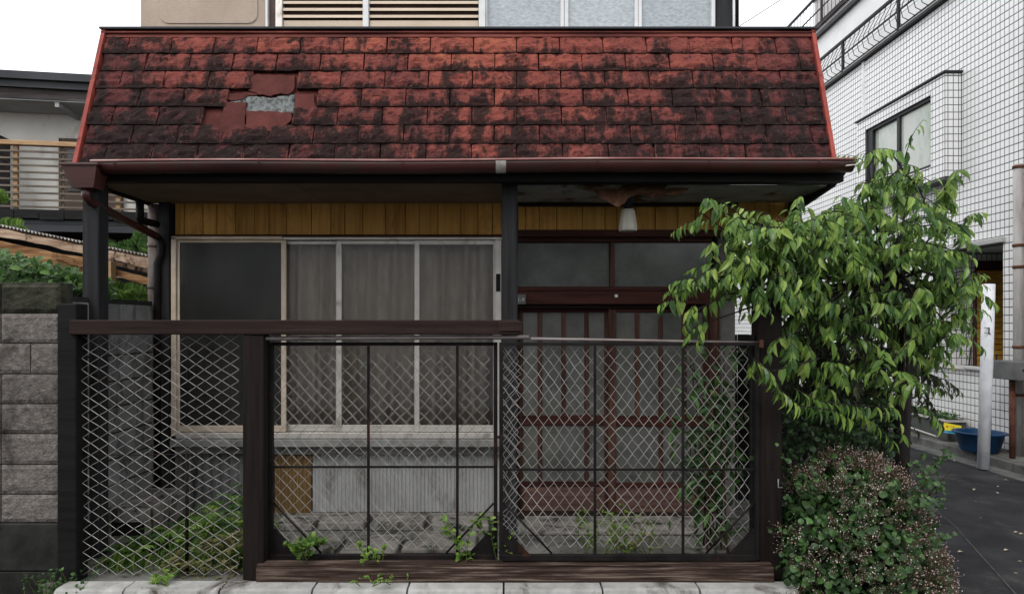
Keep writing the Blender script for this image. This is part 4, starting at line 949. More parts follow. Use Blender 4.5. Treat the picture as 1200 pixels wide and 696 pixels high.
# pole
pl = thing('white_marker_pole', W(1152, 550, 97), 'leaning white marker pole standing at the edge of the lane', 'pole')
a, b = W(1152, 549, 97), W(1158.5, 333, 97)
MB().tube([a, a.lerp(b, .55)+Vector((.006, 0, 0)), b], [.062, .066, .068], 16).build('tube', 'poleW', pl)
q = W(1157, 392, 97); yq = q.y-.07; f_ = 1/97
def ink(p, q): MB().tube([(PX(p[0], 98), yq, PZ(p[1], 98)), (PX(q[0], 98), yq, PZ(q[1], 98))], .006, 4).build('pen_mark', 'ink', pl)
ink((1154, 384), (1160, 384)); ink((1160, 384), (1159.5, 390)); ink((1159.5, 390), (1161.5, 391.5)); ink((1154, 390), (1159.5, 390))
# tub, planter, sign, stakes
tb = thing('blue_tub', (6.13, 8.3, .01), 'round dark blue plastic tub on the kerb beside the white pole', 'tub')
c = Vector((6.13, 8.3, .012)); s = F/8.6; rT = .285
mb = MB(); n = 28; prof = [(.0, .0), (.2, 0), (.215, .02), (.265, .22), (.3, .235), (.3, .25), (.265, .25), (.25, .22), (.2, .03), (0, .03)]
for (r_, z) in prof:
    for k in range(n): mb.v.append((c.x+r_*math.cos(2*math.pi*k/n), c.y+r_*math.sin(2*math.pi*k/n), c.z+z))
for i in range(len(prof)-1):
    for k in range(n): a = i*n+k; b = i*n+(k+1) % n; mb.f.append((a, b, b+n, a+n)); mb.sm.append(True)
mb.build('bowl', 'tub', tb); MB().tube([(c.x-.19, c.y, c.z+.17), (c.x+.19, c.y, c.z+.17)], .2, 20).build('water', 'dark', tb) if False else None
pt = thing('long_planter', (6.33, 9.6, .005), 'long grey plastic planter with low weeds against the tiled wall', 'planter')
mb = MB(); x0, x1, y0, y1 = 6.2, 6.46, 9.0, 10.4
mb.box(x0, x0+.02, y0, y1, .02, .3); mb.box(x1-.02, x1, y0, y1, .02, .3); mb.box(x0+.02, x1-.02, y0, y0+.02, .02, .3); mb.box(x0+.02, x1-.02, y1-.02, y1, .02, .3); mb.box(x0, x1, y0, y1, .01, .02)
mb.build('trough', 'planter', pt); mb = MB(); mb.box(x0-.02, x0-.001, y0-.02, y1+.02, .275, .305); mb.box(x0-.001, x1, y0-.02, y0-.001, .275, .305); mb.build('rim', 'palebox', pt)
B('soil', 'soil', pt, x0+.021, x1-.021, y0+.021, y1-.021, .021, .26)
for i, (xa, ya, xb, yb) in enumerate(((1113, 481, 1125, 400), (1131, 481, 1141, 400), (1143.5, 484, 1153, 430), (1162, 492, 1168, 445))):
    st = MB().tube([W(xa, ya, 78+i*1.5), W(xb, yb-30, 76+i*2)], .011, 6).build('garden_stake', 'blackmetal')
    tag(st, ['thin black stake leaning in the planter, farthest left', 'thin black stake leaning in the planter, second from left', 'thin black stake in the planter just left of the white pole', 'thin black stake just right of the white pole'][i], 'stake', 'stakes in the planter')
MB().tube([(6.35, 8.9, 1.03), (6.35, 10.5, 1.03)], .02, 8).build('handrail', 'palebox', ap)
bd = thing('wall_hose', (6.25, 9, .1), 'pale hose pipe lying along the foot of the tiled wall', 'hose')
MB().tube([(6.2, 12, .12), (6.18, 10.9, .1), (6.14, 9.9, .09), (6.1, 9.1, .06)], .014, 6).build('hose', 'palebox', bd)
sg = thing('yellow_notice_card', W(1116, 500, 90), 'small yellow notice card with blue base between planter and tub', 'sign')
P = [W(1107, 495, 84), W(1127, 499, 85.5), W(1126, 505, 85.5), W(1105.5, 504, 84)]; Q = [W(1105.5, 504.2, 84), W(1126, 505.2, 85.5), W(1121, 508.5, 85), W(1104, 506.5, 84)]
dv = Vector((0, .012, 0))
for P_, m_, nm in ((P, 'yellow', 'card'), (Q, 'skyblue', 'card_base')):
    mb = MB(); mb.quad(P_); mb.quad([p+dv for p in P_][::-1])
    for i in range(4): mb.quad([P_[i], P_[(i+1) % 4], P_[(i+1) % 4]+dv, P_[i]+dv])
    mb.build(nm, m_, sg)
for (x, y, w_, h_, m_) in ((1110, 499.5, 2.2, 2, 'redink'), (1114.5, 499.6, 1, 1, 'ink'), (1117.3, 500.2, 1.4, 1, 'ink'), (1115.5, 502.6, 1.6, 1, 'ink'), (1118.5, 503.2, 1.4, .8, 'ink')):
    a = W(x-w_/2, y-h_/2, 87); b = W(x+w_/2, y+h_/2, 87); B('lettering', m_, sg, a.x, b.x, W(x, y, 84.6).y-.012, W(x, y, 84.6).y-.009, b.z, a.z) if False else MB().quad([W(x-w_/2, y-h_/2, 86.2), W(x+w_/2, y-h_/2+.3, 86.2), W(x+w_/2, y+h_/2+.3, 86.2), W(x-w_/2, y+h_/2, 86.2)]).build('lettering', m_, sg)
# far end of the lane and the street front behind the camera
o = B('far_building', 'far', None, 1.5, 9.5, 20.05, 24, -.1, 5.2); tag(o, 'pale grey building closing the far end of the lane', 'building')
tag(B('street_front', 'greyplaster', None, -9, 3.5, -2.6, -2.3, -.1, 5.0), kind='structure')
cb = MB().tube([(2.2, 14.2, 6.35), (4.6, 12.5, 7.5), (6.9, 10.9, 8.6)], .008, 5).build('overhead_cable', 'cable'); tag(cb, 'thin black overhead cable crossing the white sky above the roof', 'cable')

# ------------------------------------------------------------------ foliage
def leaf_template(kind):
    if kind == 'lance':      # long drooping peach leaf
        rows = [(0, .0, 0), (.12, .3, .0), (.4, .5, -.03), (.7, .36, -.12), (1, 0, -.28)]
    elif kind == 'round': rows = [(0, .05, 0), (.25, .42, .03), (.6, .5, .02), (.85, .3, -.03), (1, .02, -.08)]
    elif kind == 'fern': rows = [(0, .02, 0), (.2, .5, 0), (.45, .25, .0), (.65, .35, -.05), (1, 0, -.15)]
    else: rows = [(0, .0, 0), (.5, .5, 0), (1, 0, -.1)]
    V = []; T = []
    idx = []
    for (t, w_, z) in rows:
        if w_ < .01 or False: V.append((t, 0, z)); idx.append([len(V)-1])
        else: V += [(t, w_, z+.10*w_*2), (t, 0, z-.0), (t, -w_, z+.10*w_*2)]; idx.append([len(V)-3, len(V)-2, len(V)-1])
    for a, b in zip(idx, idx[1:]):
        if len(a) == 1: T += [(a[0], b[0], b[1]), (a[0], b[1], b[2])]
        elif len(b) == 1: T += [(a[0], b[0], a[1]), (a[1], b[0], a[2])]
        else: T += [(a[0], b[0], b[1]), (a[0], b[1], a[1]), (a[1], b[1], b[2]), (a[1], b[2], a[2])]
    return np.array(V, float), np.array(T, int)
class Leaves:
    def __init__(s, kind, width): s.V, s.T = leaf_template(kind); s.w = width; s.P = []; s.D = []; s.N = []; s.L = []; s.t = []
    def add(s, p, d, n, L, t=None):
        s.P.append(tuple(p)); s.D.append(tuple(d)); s.N.append(tuple(n)); s.L.append(L); s.t.append(random.random() if t is None else t)
    def frames(s):
        D = np.array(s.D, float); D /= np.linalg.norm(D, axis=1)[:, None]; N_ = np.array(s.N, float)
        Y = np.cross(N_, D); Y /= np.linalg.norm(Y, axis=1)[:, None]+1e-9; Z = np.cross(D, Y); return D, Y, Z
    def build(s, name, m, parent, split=0, piece='leaf', kind='stuff'):
        D, Y, Z = s.frames(); P = np.array(s.P); L_ = np.array(s.L); t = np.array(s.t)
        order = np.argsort(P[:, 1]) if split else np.arange(len(P))
        near = order[:split]; rest = order[split:]
        if split:
            me = bpy.data.meshes.new(piece); V = s.V.copy(); V[:, 1] *= s.w
            me.from_pydata([tuple(v) for v in V], [], [tuple(int(i) for i in q) for q in s.T]); me.materials.append(M[m])
            op = origin(parent)
            for i in near:
                o = bpy.data.objects.new(piece, me); C.objects.link(o); o.parent = parent
                mt = Matrix(((D[i][0], Y[i][0], Z[i][0]), (D[i][1], Y[i][1], Z[i][1]), (D[i][2], Y[i][2], Z[i][2]))).to_4x4()
                o.matrix_local = Matrix.Translation(Vector(P[i])-op) @ mt @ Matrix.Scale(float(L_[i]), 4)
        P, D, Y, Z, L_, t = P[rest], D[rest], Y[rest], Z[rest], L_[rest], t[rest]
        V = s.V
        W_ = P[:, None, :]+L_[:, None, None]*(D[:, None, :]*V[None, :, 0, None]+Y[:, None, :]*(V[None, :, 1, None]*s.w)+Z[:, None, :]*V[None, :, 2, None])
        T = (s.T[None]+(np.arange(len(P))*len(V))[:, None, None]).reshape(-1, 3)
        return bulk(name, W_.reshape(-1, 3), T, m, parent, np.repeat(t, len(V)), kind)
def rv(s=1.): return Vector((random.gauss(0, s), random.gauss(0, s), random.gauss(0, s)))

# ---- the tree
tree = thing('peach_tree', (PX(1054, 172), F/172, 0), 'leafy tree with drooping pointed leaves leaning over the right gate post', 'tree')
wood = MB(); lv = Leaves('lance', .35); ln = Leaves('lance', .3); ldk = Leaves('lance', .36)
T0 = Vector((PX(1052, 172), F/172, -.05)); T1 = W(1058, 480, 172); T2 = W(1064, 398, 172); T3 = W(1050, 340, 172)
wood.tube([T0, T1, T2, T3], [.052, .05, .047, .03], 12)
trunk = wood.build('trunk', 'bark', tree)
br = MB()
def twig(p, d, L, nl, leafL, new=.15, dk=False, droop=1.1):
    pts = [p.copy()]; d = d.normalized(); n = 6; q = p.copy()
    for i in range(n):
        d = (d+Vector((0, 0, -droop/n))+rv(.07)).normalized(); q = q+d*(L/n); pts.append(q.copy())
    br.tube(pts, [.0035*(1-.7*i/n) for i in range(n+1)], 4, False)
    for k in range(nl):
        u = .12+.88*(k+.5)/nl; f = u*n; i = min(int(f), n-1); a = pts[i].lerp(pts[i+1], f-i); td = (pts[i+1]-pts[i]).normalized()
        side = td.cross(Vector((0, 0, 1))); side = side.normalized() if side.length > .05 else Vector((1, 0, 0))
        sd = (1 if k % 2 else -1)
        ld = (td*.45+side*sd*.5+Vector((0, 0, -.95))+rv(.2)).normalized()
        nn = (td*.6+Vector((0, -.45, .5))+rv(.35))
        LL = leafL*random.choice((.5, .65, .8, .95, 1.05, 1.15))*random.uniform(.85, 1.1)*(1-.3*u)
        isnew = (u > .75 and random.random() < new*2.2)
        if isnew: ln.add(a, ld+td*.5, nn, LL*.75)
        elif dk: ldk.add(a, ld, nn, LL)
        else: lv.add(a, ld, nn, LL)
clumps = [ # px, py, scale(depth), px radius, twigs, from
 (1040, 205, 172, 26, 12), (1062, 215, 168, 22, 8), (1085, 228, 165, 20, 7), (1105, 262, 166, 20, 7), (1078, 262, 170, 24, 9),
 (1110, 287, 172, 12, 4), (1015, 235, 176, 22, 9), (1040, 250, 178, 30, 13), (1000, 262, 180, 28, 13), (970, 268, 183, 28, 13),
 (940, 268, 186, 28, 14), (912, 262, 188, 26, 13), (888, 272, 190, 22, 10), (864, 262, 190, 12, 4), (855, 290, 190, 16, 6),
 (846, 312, 188, 16, 6), (872, 305, 188, 24, 11), (905, 300, 186, 30, 14), (940, 305, 184, 30, 13), (980, 300, 182, 30, 13), (1020, 295, 180, 30, 13),
 (1060, 300, 176, 28, 11), (1095, 300, 172, 22, 8), (892, 330, 190, 20, 9), (868, 335, 186, 16, 6), (930, 335, 180, 26, 8), (1085, 345, 168, 28, 12), (1102, 350, 168, 20, 9), (1116, 332, 172, 12, 5),
 (1094, 385, 168, 20, 10), (1082, 392, 170, 22, 9), (1060, 350, 178, 26, 10), (1106, 372, 168, 14, 6), (1075, 420, 168, 14, 4), (1095, 412, 168, 14, 4), (945, 345, 182, 20, 5), (1010, 335, 176, 22, 7), (1000, 365, 178, 24, 5), (1050, 385, 176, 22, 6), (955, 375, 182, 20, 4), (1025, 415, 176, 22, 4), (985, 420, 180, 20, 3), (1060, 300, 180, 22, 5), (1128, 325, 172, 8, 3),
 (820, 330, 188, 14, 4), (815, 358, 186, 10, 3), (835, 372, 186, 12, 3), (833, 262, 190, 10, 2), (846, 245, 191, 7, 2)]
hub = W(1040, 330, 174)
clumps += [(x_, y_, 180, 24, 5) for x_, y_ in ((930, 350), (975, 345), (915, 380), (940, 410), (985, 385), (1010, 440), (960, 440), (1060, 460))]
for (px_, py_, s, rad, nt_) in clumps:
    c = W(px_, py_, s)
    # branch from the hub to the clump
    m1 = hub.lerp(c, .45)+Vector((0, 0, .06))+rv(.03); h0 = hub+rv(.03)
    br.tube([h0, m1, c-Vector((0, 0, .02))], [.016, .009, .004], 5, False)
    rr = rad/s
    for k in range(int(nt_*(1.3 if px_ > 880 else .75))):
        d = Vector((random.gauss(0, 1), random.gauss(0, .9), random.gauss(.25, .5)))
        if px_ < 850: d.x -= 1.2
        p = c+Vector((random.uniform(-1, 1)*rr*.6, random.uniform(-1, 1)*rr*1.3, random.uniform(-.6, .6)*rr))
        twig(p, d, random.uniform(.16, .3), random.randint(8, 13), .115, .3)
# long sprays
def spray(pts, s, nl=14, L=.125, new=.3):
    P = [W(x, y, s+ds) for (x, y, ds) in pts]; br.tube(P, [.006]+[.004]*(len(P)-2)+[.002], 5, False)
    tot = len(P)-1
    for k in range(nl):
        u = (k+.5)/nl*tot; i = int(u); a = P[i].lerp(P[i+1], u-i); td = (P[i+1]-P[i]).normalized()
        for sd in (-1, 1):
            side = Vector((0, 1, 0))*sd
            ld = (td*.35+side*.4+Vector((0, 0, -1))+rv(.22)); nn = td+rv(.3)+Vector((0, -.4, .3))
            (ln if (u/tot > .85 and random.random() < new*2) else lv).add(a, ld, nn, L*random.uniform(.75, 1.1)*(1-.2*u/tot))
spray([(960, 285, -6), (880, 262, 3), (846, 236, 5), (842, 248, 6)], 186, 9, .1)
spray([(930, 300, 0), (850, 270, 2), (822, 250, 3), (812, 265, 4)], 188, 10, .105)
spray([(930, 320, 0), (860, 308, 3), (830, 330, 3), (790, 345, 4)], 186, 12, .11)
spray([(900, 340, 0), (850, 345, 2), (815, 365, 3), (800, 383, 4)], 186, 10, .11)
spray([(880, 320, 0), (835, 325, 2), (802, 332, 3)], 188, 8, .1)
spray([(1090, 330, -4), (1125, 318, -3), (1156, 321, -3)], 176, 9, .1, .8)
spray([(1080, 265, -4), (1110, 262, -3), (1135, 278, -3)], 176, 8, .1, .8)
spray([(1035, 215, 0), (1060, 192, -1), (1075, 196, -1)], 176, 7, .1, .8)
spray([(960, 420, 4), (905, 435, 10), (882, 425, 12), (880, 432, 12)], 182, 6, .12)
spray([(882, 420, 12), (900, 435, 12), (912, 455, 12), (935, 475, 12), (975, 480, 12), (1000, 492, 10)], 182, 26, .12, .3)
spray([(930, 455, 8), (960, 470, 10), (1000, 475, 10), (1050, 478, 6)], 182, 16, .12, .3)
spray([(1050, 440, 4), (1040, 470, 6), (1052, 485, 6), (1060, 515, 8)], 176, 7, .1, .4)
spray([(1000, 470, 4), (1020, 492, 8), (1050, 520, 8)], 180, 7, .1, .4)
spray([(890, 330, 3), (895, 345, 8), (893, 352, 10)], 184, 5, .11, .8)
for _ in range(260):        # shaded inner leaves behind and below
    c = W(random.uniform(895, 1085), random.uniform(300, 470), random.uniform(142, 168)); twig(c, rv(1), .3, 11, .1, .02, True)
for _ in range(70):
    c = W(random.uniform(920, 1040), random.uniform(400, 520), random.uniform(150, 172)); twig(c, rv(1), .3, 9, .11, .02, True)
arch = [W(1020, 220, 170), W(1018, 195, 170), W(1028, 180, 170), W(1045, 180, 170), W(1062, 205, 170), W(1078, 222, 170), W(1090, 260, 170)]
br.tube(arch, [.006]*7, 5, False)
for _ in range(26):
    a = hub+rv(.1); b = W(random.uniform(930, 1110), random.uniform(300, 420), random.uniform(165, 180)); br.tube([a, a.lerp(b, .5)+rv(.05), b], [.011, .007, .003], 5, False)
b_ = br.build('branches', 'bark', tree, fix=False); b_['kind'] = 'stuff'
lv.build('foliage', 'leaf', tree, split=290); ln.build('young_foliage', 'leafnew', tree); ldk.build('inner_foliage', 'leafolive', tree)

hs = thing('side_shrub', (2.35, 5.5, 0), 'dark olive shrub filling the narrow plot behind the peach tree', 'shrub')
lh = Leaves('round', .6); hb = MB()
for k in range(3600):
    x_ = random.gauss(985, 42); y_ = random.uniform(340, 530)
    if noise.noise(Vector((x_*.03, y_*.03, 2))) < -.22: continue
    lh.add(W(min(max(x_, 895), 1062), y_, random.uniform(128, 150)), rv(.8)+Vector((0, -.2, -.4)), rv(.5)+Vector((0, -.5, .5)), random.uniform(.035, .075))
for k in range(16):
    a = W(random.uniform(940, 1020), 560, 138); b = W(random.uniform(900, 1060), random.uniform(350, 450), random.uniform(130, 148)); hb.tube([a, a.lerp(b, .5)+rv(.05), b], [.012, .008, .003], 5, False)
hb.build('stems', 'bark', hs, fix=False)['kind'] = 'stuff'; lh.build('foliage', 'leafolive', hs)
# vine leaves hanging behind gate two
vn = thing('shrub', (PX(855, 168), F/168, 0), 'dark green shrub growing behind the right end of the sliding gate', 'shrub')
l2 = Leaves('lance', .34); st = MB()
for k in range(9):
    a = Vector((1.45+random.uniform(-.08, .15), 4.6+random.uniform(-.1, .2), 0)); b = a+Vector((random.uniform(-.3, .1), 0, random.uniform(.8, 1.6))); st.tube([a, a.lerp(b, .5)+rv(.04), b], [.008, .006, .003], 5, False)
    for _ in range(34):
        p = a.lerp(b, random.uniform(.15, 1))+rv(.07); l2.add(p, rv(.7)+Vector((0, -.1, -.6)), rv(.5)+Vector((0, -.6, .5)), random.uniform(.08, .14))
st.build('stems', 'twig', vn, fix=False)['kind'] = 'stuff'; l2.build('foliage', 'bushleaf', vn)

# ---- bush at the corner
bush = thing('flowering_bush', (2.2, 4.15, -.1), 'rounded bush of lobed green leaves dotted with tiny pale pink flowers at the house corner', 'bush')
bl = Leaves('round', .95); fl = Leaves('x', .7); fp = Leaves('x', .7); bs = MB(); bst = Leaves('x', .05)
cb_ = Vector((2.22, 4.2, -.1)); RX, RY, RZ = .58, .54, .93
for i in range(4400):
    th = random.uniform(0, 2*math.pi); cz = random.random()**.8; 
    rad = .14*(1-cz)+.86*math.sqrt(max(0, 1-cz**2.3)); k = random.uniform(.7, 1.0)+.3*noise.noise(Vector((math.cos(th)*2.4, math.sin(th)*2.4, cz*4.5)))
    dx_ = math.cos(th)*rad; dy_ = math.sin(th)*rad
    if dy_ > .5: continue
    p = cb_+Vector((dx_*RX*k+.03*(cz-.3), dy_*RY*k, cz*RZ*(k*.5+.5)*.95)); nrm = Vector((dx_, dy_, .55))
    if p.x < 1.72 and p.y > 4.08: continue
    bl.add(p, rv(.6)+Vector((dx_*.4, dy_*.4, -.5)), nrm+rv(.35), random.uniform(.026, .055))
for i in range(950):     # flower sprays
    th = random.uniform(math.pi*.95, 2.05*math.pi); cz = random.random()**1.15; rad = .14*(1-cz)+.86*math.sqrt(max(0, 1-cz**2.3)); dx_ = math.cos(th)*rad; dy_ = math.sin(th)*rad
    if noise.noise(Vector((dx_*2.5+3, dy_*2, cz*3.5))) < -.08 and cz < .75: continue
    p = cb_+Vector((dx_*RX*1.0+.03*(cz-.3), dy_*RY*1.0, cz*RZ*.95)); od = Vector((dx_, dy_, .7+.3*cz)).normalized()
    if p.x < 1.72 and p.y > 4.08: continue
    pink = dx_ > .1 or cz > .75
    for k in range(random.randint(4, 9)):
        e = p+od*random.uniform(.01, .07)+rv(.018); bst.add(p, e-p+Vector((0, 0, .001)), rv(1), (e-p).length)
        (fp if pink and random.random() < .5 else fl).add(e, od*.6+rv(.6), rv(1), random.uniform(.007, .013))
bk2 = MB()
bk = MB()
for k in range(40):
    a = cb_+Vector((random.uniform(-.3, .3), random.uniform(-.2, .2), 0)); b = cb_+Vector((random.uniform(-.5, .5), random.uniform(-.4, .3), random.uniform(.4, .9))); bk.tube([a, a.lerp(b, .5)+rv(.03), b], [.006, .005, .002], 4, False)
bk.build('stems', 'twig', bush, fix=False)['kind'] = 'stuff'
dkm = Leaves('round', .9)
for i in range(1400):
    p = cb_+Vector((random.uniform(-.42, .42), random.uniform(-.3, .3), random.uniform(.0, .72))); dkm.add(p, rv(1), rv(1), .06)
for k in range(46):      # stray shoots
    th = random.uniform(math.pi*.9, 2.1*math.pi); a = cb_+Vector((math.cos(th)*RX*.75, math.sin(th)*RY*.75, random.uniform(.3, .85))); d = Vector((math.cos(th), math.sin(th)*.6, random.uniform(.2, 1.3))).normalized(); L_ = random.uniform(.1, .26)
    b = a+d*L_; bk2.tube([a, a.lerp(b, .5)+rv(.015), b], [.0025, .002, .001], 4, False)
    for j in range(9): bl.add(a.lerp(b, .3+.7*j/9), rv(.7)+Vector((0, 0, -.2)), rv(.4)+Vector((0, -.4, .6)), random.uniform(.018, .04))
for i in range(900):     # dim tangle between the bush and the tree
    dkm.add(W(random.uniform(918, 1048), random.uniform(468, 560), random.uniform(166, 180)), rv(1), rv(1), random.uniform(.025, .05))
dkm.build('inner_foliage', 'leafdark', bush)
bk2.build('shoots', 'twig', bush, fix=False)['kind'] = 'stuff'
bl.build('foliage', 'bushleaf', bush, split=200); fl.build('pale_flowers', 'petal', bush); fp.build('pink_flowers', 'petalpink', bush); bst.build('flower_stalks', 'bushbrown', bush)

# ---- wire grid fence beside the house
wg = thing('wire_grid_fence', (2.3, 4.45, 0), 'dark welded wire grid fence half hidden behind the tree', 'fence')
x0, x1, yy = 1.76, PX(1052, 169), F/169
mb = MB(); x = x0
while x < x1: mb.box(x-.0022, x+.0022, yy, yy+.004, .0, PZ(360, 169)); x += .042
mb.build('vertical_wires', 'wiredark', wg)['kind'] = 'stuff'
mb = MB(); z = .05
while z < PZ(362, 169): mb.box(x0, x1, yy+.0045, yy+.0085, z-.0022, z+.0022); z += .062
mb.build('horizontal_wires', 'wiredark', wg)['kind'] = 'stuff'

bf = thing('board_fence', (2.35, 6.1, 0), 'dark board fence between the house side and the lane behind the tree', 'fence')
x = 1.96
while x < 2.72:
    B('board', 'blackwood', bf, x, x+.112, 6.08+random.uniform(0, .006), 6.1, -.02, 1.56+random.uniform(-.01, .01), bev=.003); x += .118
B('rail', 'blackwood', bf, 1.96, 2.74, 6.101, 6.14, 1.3, 1.38)
# ---- weeds
def weed(label, x, s, h, n, m, kind='fern', w_=.45, L=.05, spread=.12, group=None, base=0.):
    t = thing('weed', (x, F/s, base), label, 'weed', group); l = Leaves(kind, w_); st = MB()
    for k in range(n):
        a = Vector((x+random.gauss(0, spread*.5), F/s+random.gauss(0, .05), base)); b = a+Vector((random.gauss(0, spread*.6), random.gauss(0, .05), h*random.uniform(.45, 1)))
        mid = a.lerp(b, .5)+Vector((random.gauss(0, .02), 0, .02)); st.tube([a, mid, b], [.003, .0025, .001], 4, False)
        for j in range(14):
            u = random.uniform(.1, 1); p = a.lerp(mid, u*2) if u < .5 else mid.lerp(b, u*2-1)
            l.add(p+Vector((0, 0, .008)), Vector((random.gauss(0, .7), random.gauss(-.3, .6), abs(random.gauss(.1, .4)))), rv(.4)+Vector((0, -.4, .8)), L*random.uniform(.6, 1.2))
    st.build('stems', 'stem', t, fix=False)['kind'] = 'stuff'; l.build('foliage', m, t); return t
def fernbank(t, cx, s, wd, dep, hh, n, m, L, fl=.17):
    l = Leaves('lance', .36); st = MB()
    for k in range(n):
        x = cx+wd*random.uniform(-1, 1); hm = hh(x); p = Vector((x, F/s+random.uniform(0, dep), random.random()**.9*hm*.9))
        d = Vector((random.gauss(0, 1), -abs(random.gauss(.4, .4)), random.uniform(-.1, .9))).normalized(); FL = fl*random.uniform(.5, 1.2); pts = [p]
        for j in range(9):
            u = (j+1)/9; q = p+d*FL*u-Vector((0, 0, FL*.45*u*u)); pts.append(q); sd = Vector((-d.y, d.x, 0)).normalized()
            for s2 in (-1, 1): l.add(q, d*.5+sd*s2+Vector((0, 0, -.25))+rv(.12), Vector((0, -.5, 1))+rv(.3), L*(1.1-.75*u), min(.999, max(0, (k % 17)/17+random.uniform(0, .06))))
        st.tube(pts[::3], .0013, 3, False)
    st.build('stems', 'stem', t, fix=False)['kind'] = 'stuff'
    return l.build('foliage', m, t)
wd_ = thing('weed_patch', (-2.1, 4.3, 0), 'mass of ferny green weeds spilling through the left mesh panel', 'weeds'); wd_['kind'] = 'stuff'
def hh(x): 
    px_ = CX+x*172; return (PZ(np.interp(px_, [100, 150, 200, 240, 290], [660, 640, 622, 585, 612]), 172))
fernbank(wd_, PX(200, 172), 172, .5, .5, hh, 210, 'weed', .045)
fernbank(wd_, PX(205, 165), 165, .5, .5, hh, 80, 'bushleaf', .055)
lgb = Leaves('lance', .05)
for k in range(300):
    x_ = PX(random.uniform(125, 288), 176); tuft = noise.noise(Vector((x_*6, 1, 1)))
    if tuft < -.25: continue
    lgb.add((x_, 4.22+random.uniform(0, .25), 0), (random.gauss(0, .25), random.gauss(-.1, .2), 1), (random.gauss(0, .4), -1, 0), random.uniform(.08, .26)*(.9+tuft)*(1 if x_ > -2.1 else .65))
lgb.build('grass_blades', 'weed', wd_)
wdd = thing('dry_weed_patch', (-1.85, 4.15, 0), 'yellowed dry weeds tangled at the foot of the left mesh panel', 'weeds'); wdd['kind'] = 'stuff'
def hh2(x):
    px_ = CX+x*181; return (PZ(np.interp(px_, [170, 200, 240, 290], [672, 650, 630, 610]), 181))
fernbank(wdd, PX(238, 180), 180, .28, .08, hh2, 170, 'weeddry', .02, .07)
weed('bright yellow-green fern sprig poking out over the kerb below the left mesh', PX(190, 186), 185, .07, 7, 'leafnew', L=.045, spread=.09)
weed('leafy green weed at the left foot of the rear sliding gate', PX(352, 184), 184, .12, 8, 'weed', 'round', .9, .04, .09, base=.16)
weed('small round-leaved weed on the sill at the middle of the left gate', PX(440, 186), 186, .11, 6, 'leafnew', 'round', .9, .026, .07, base=.145)
weed('tall spindly weed with pointed leaves beside the overlap of the gates', PX(556, 186), 182, .33, 7, 'weed', 'round', .6, .05, .16, base=.1)
weed('creeping yellow-green weed on the front of the old sill beam', PX(445, 187), 187.5, .012, 8, 'leafnew', 'round', .8, .015, .13, base=.045)
weed('bushy green weed with dry stalks behind the right gate', PX(715, 168), 165, .38, 22, 'weed', 'fern', .4, .04, .22)
weed('brownish dry weed beside the green one behind the right gate', PX(752, 165), 165, .26, 12, 'weeddry', 'fern', .4, .035, .16)
weed('dark small-leaved weed growing at the foot of the block wall beside the fence post', PX(66, 187), 187, .22, 20, 'bushleaf', 'round', .8, .022, .14, base=-.1)
# plants behind the left wall
iv = thing('ivy_bush', (-4.2, 5.2, .25), 'glossy green ivy bush growing over the top of the left block wall', 'bush'); li = Leaves('round', .75)
for k in range(2600):
    x = random.uniform(-70, 130); p = W(x, random.uniform(293+.28*max(x, 0), 352), random.uniform(135, 160)); li.add(p, rv(.7)+Vector((0, -.3, -.2)), rv(.4)+Vector((0, -.5, .8)), random.uniform(.04, .075))
li.build('foliage', 'ivy', iv, split=120)
def frondplant(label, pts, nfr, L, m, s):
    t = thing('palm_plant', W(*pts[0], s), label, 'plant'); l = Leaves('lance', .12)
    for (x, y) in pts:
        c = W(x, y, s)
        for k in range(nfr):
            d = Vector((random.gauss(0, 1), random.gauss(0, .4), random.uniform(.1, .9))).normalized()
            for j in range(16):
                u = (j+1)/16; q = c+d*L*u-Vector((0, 0, .5*L*u*u)); sd = Vector((-d.z, 0, d.x))
                for s2 in (-1, 1): l.add(q, sd*s2*.9+d*.7+Vector((0, 0, -.15)), Vector((0, -1, .3))+rv(.2), .12*(1-.4*u))
    l.build('foliage', m, t); return t
frondplant('palm fronds showing above the shed roof beside the porch post', [(135, 298), (160, 290), (172, 300)], 6, .32, 'ivy', 105)
frondplant('pale green fronds hanging below the shed roof left of the drain pipe', [(128, 345), (145, 345), (160, 350)], 4, .25, 'weed', 122)
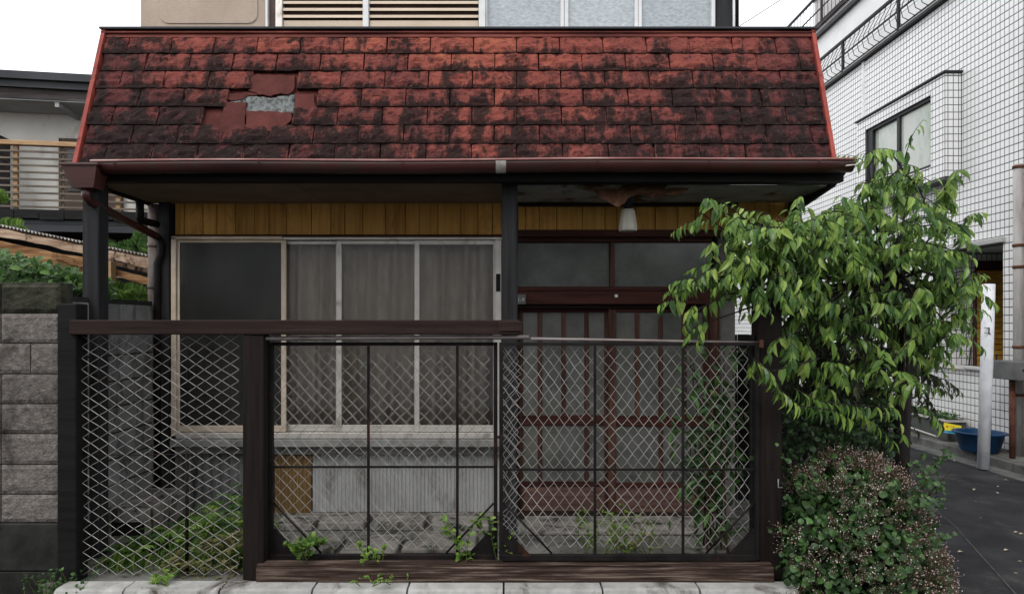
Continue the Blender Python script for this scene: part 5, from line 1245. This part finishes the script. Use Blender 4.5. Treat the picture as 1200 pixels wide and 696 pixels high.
frondplant('green sprig above the rotten boards at the far left', [(12, 268), (-6, 235)], 5, .2, 'weed', 105)
gb = thing('planter_weeds', (6.3, 9.6, .26), 'low green weeds growing in the long planter', 'plant'); lg = Leaves('round', .5)
for k in range(420):
    y_ = random.uniform(9.05, 10.35); hm = .12 if y_ < 10.1 else .38; p = Vector((random.uniform(6.22, 6.44), y_, .26+random.random()*hm)); lg.add(p, rv(.8), rv(.4)+Vector((-.4, -.3, .6)), random.uniform(.03, .07))
lg.build('foliage', 'bushleaf', gb)
# flowers glimpsed through the leaves
ff = thing('yellow_flowers', W(974, 375, 140), 'small yellow and red flowers glimpsed through the tree', 'flowers'); l = Leaves('x', .9); l3 = Leaves('x', .9)
for k in range(22): l.add(W(random.uniform(966, 982), random.uniform(368, 386), 140), rv(1), rv(1), .035)
for k in range(8): l3.add(W(random.uniform(968, 980), random.uniform(368, 376), 141), rv(1), rv(1), .03)
l.build('petals', 'yellowflower', ff); l3.build('petals', 'redflower', ff)
rf = thing('red_blossom', W(1104, 308, 165), 'single red blossom at the right side of the tree crown', 'flower'); l = Leaves('x', .9)
for k in range(10): l.add(W(1104+random.uniform(-4, 4), 308+random.uniform(-2, 2), 165), rv(1), rv(1), .03)
l.build('petals', 'redflower', rf)
# litter on the lane
lt = Leaves('x', .5)
for k in range(40):
    x, y_ = random.uniform(2.9, 5.8), random.uniform(3.8, 10); lt.add((x, y_, -.098), rv(1)*Vector((1, 1, 0))+Vector((.01, 0, .02)), Vector((0, 0, 1)), random.uniform(.02, .06))
for (x, y_) in ((1188, 624), (1194, 626), (1176, 645), (1122, 647)):
    s = (y_-380)/1.75; lt.add((PX(x, s), F/s, -.096), Vector((1, .2, .03)), Vector((0, 0, 1)), .06)
for k in range(34):
    lt.add((random.uniform(-2.7, 1.8), random.uniform(3.945, 4.04), .026), rv(1)*Vector((1, 1, .1)), Vector((0, 0, 1))+rv(.2), random.uniform(.008, .024))
o = lt.build('dead_leaves', 'deadleaf', None); tag(o, 'dry fallen leaves scattered over the dark asphalt lane and pale kerb', 'leaf litter')
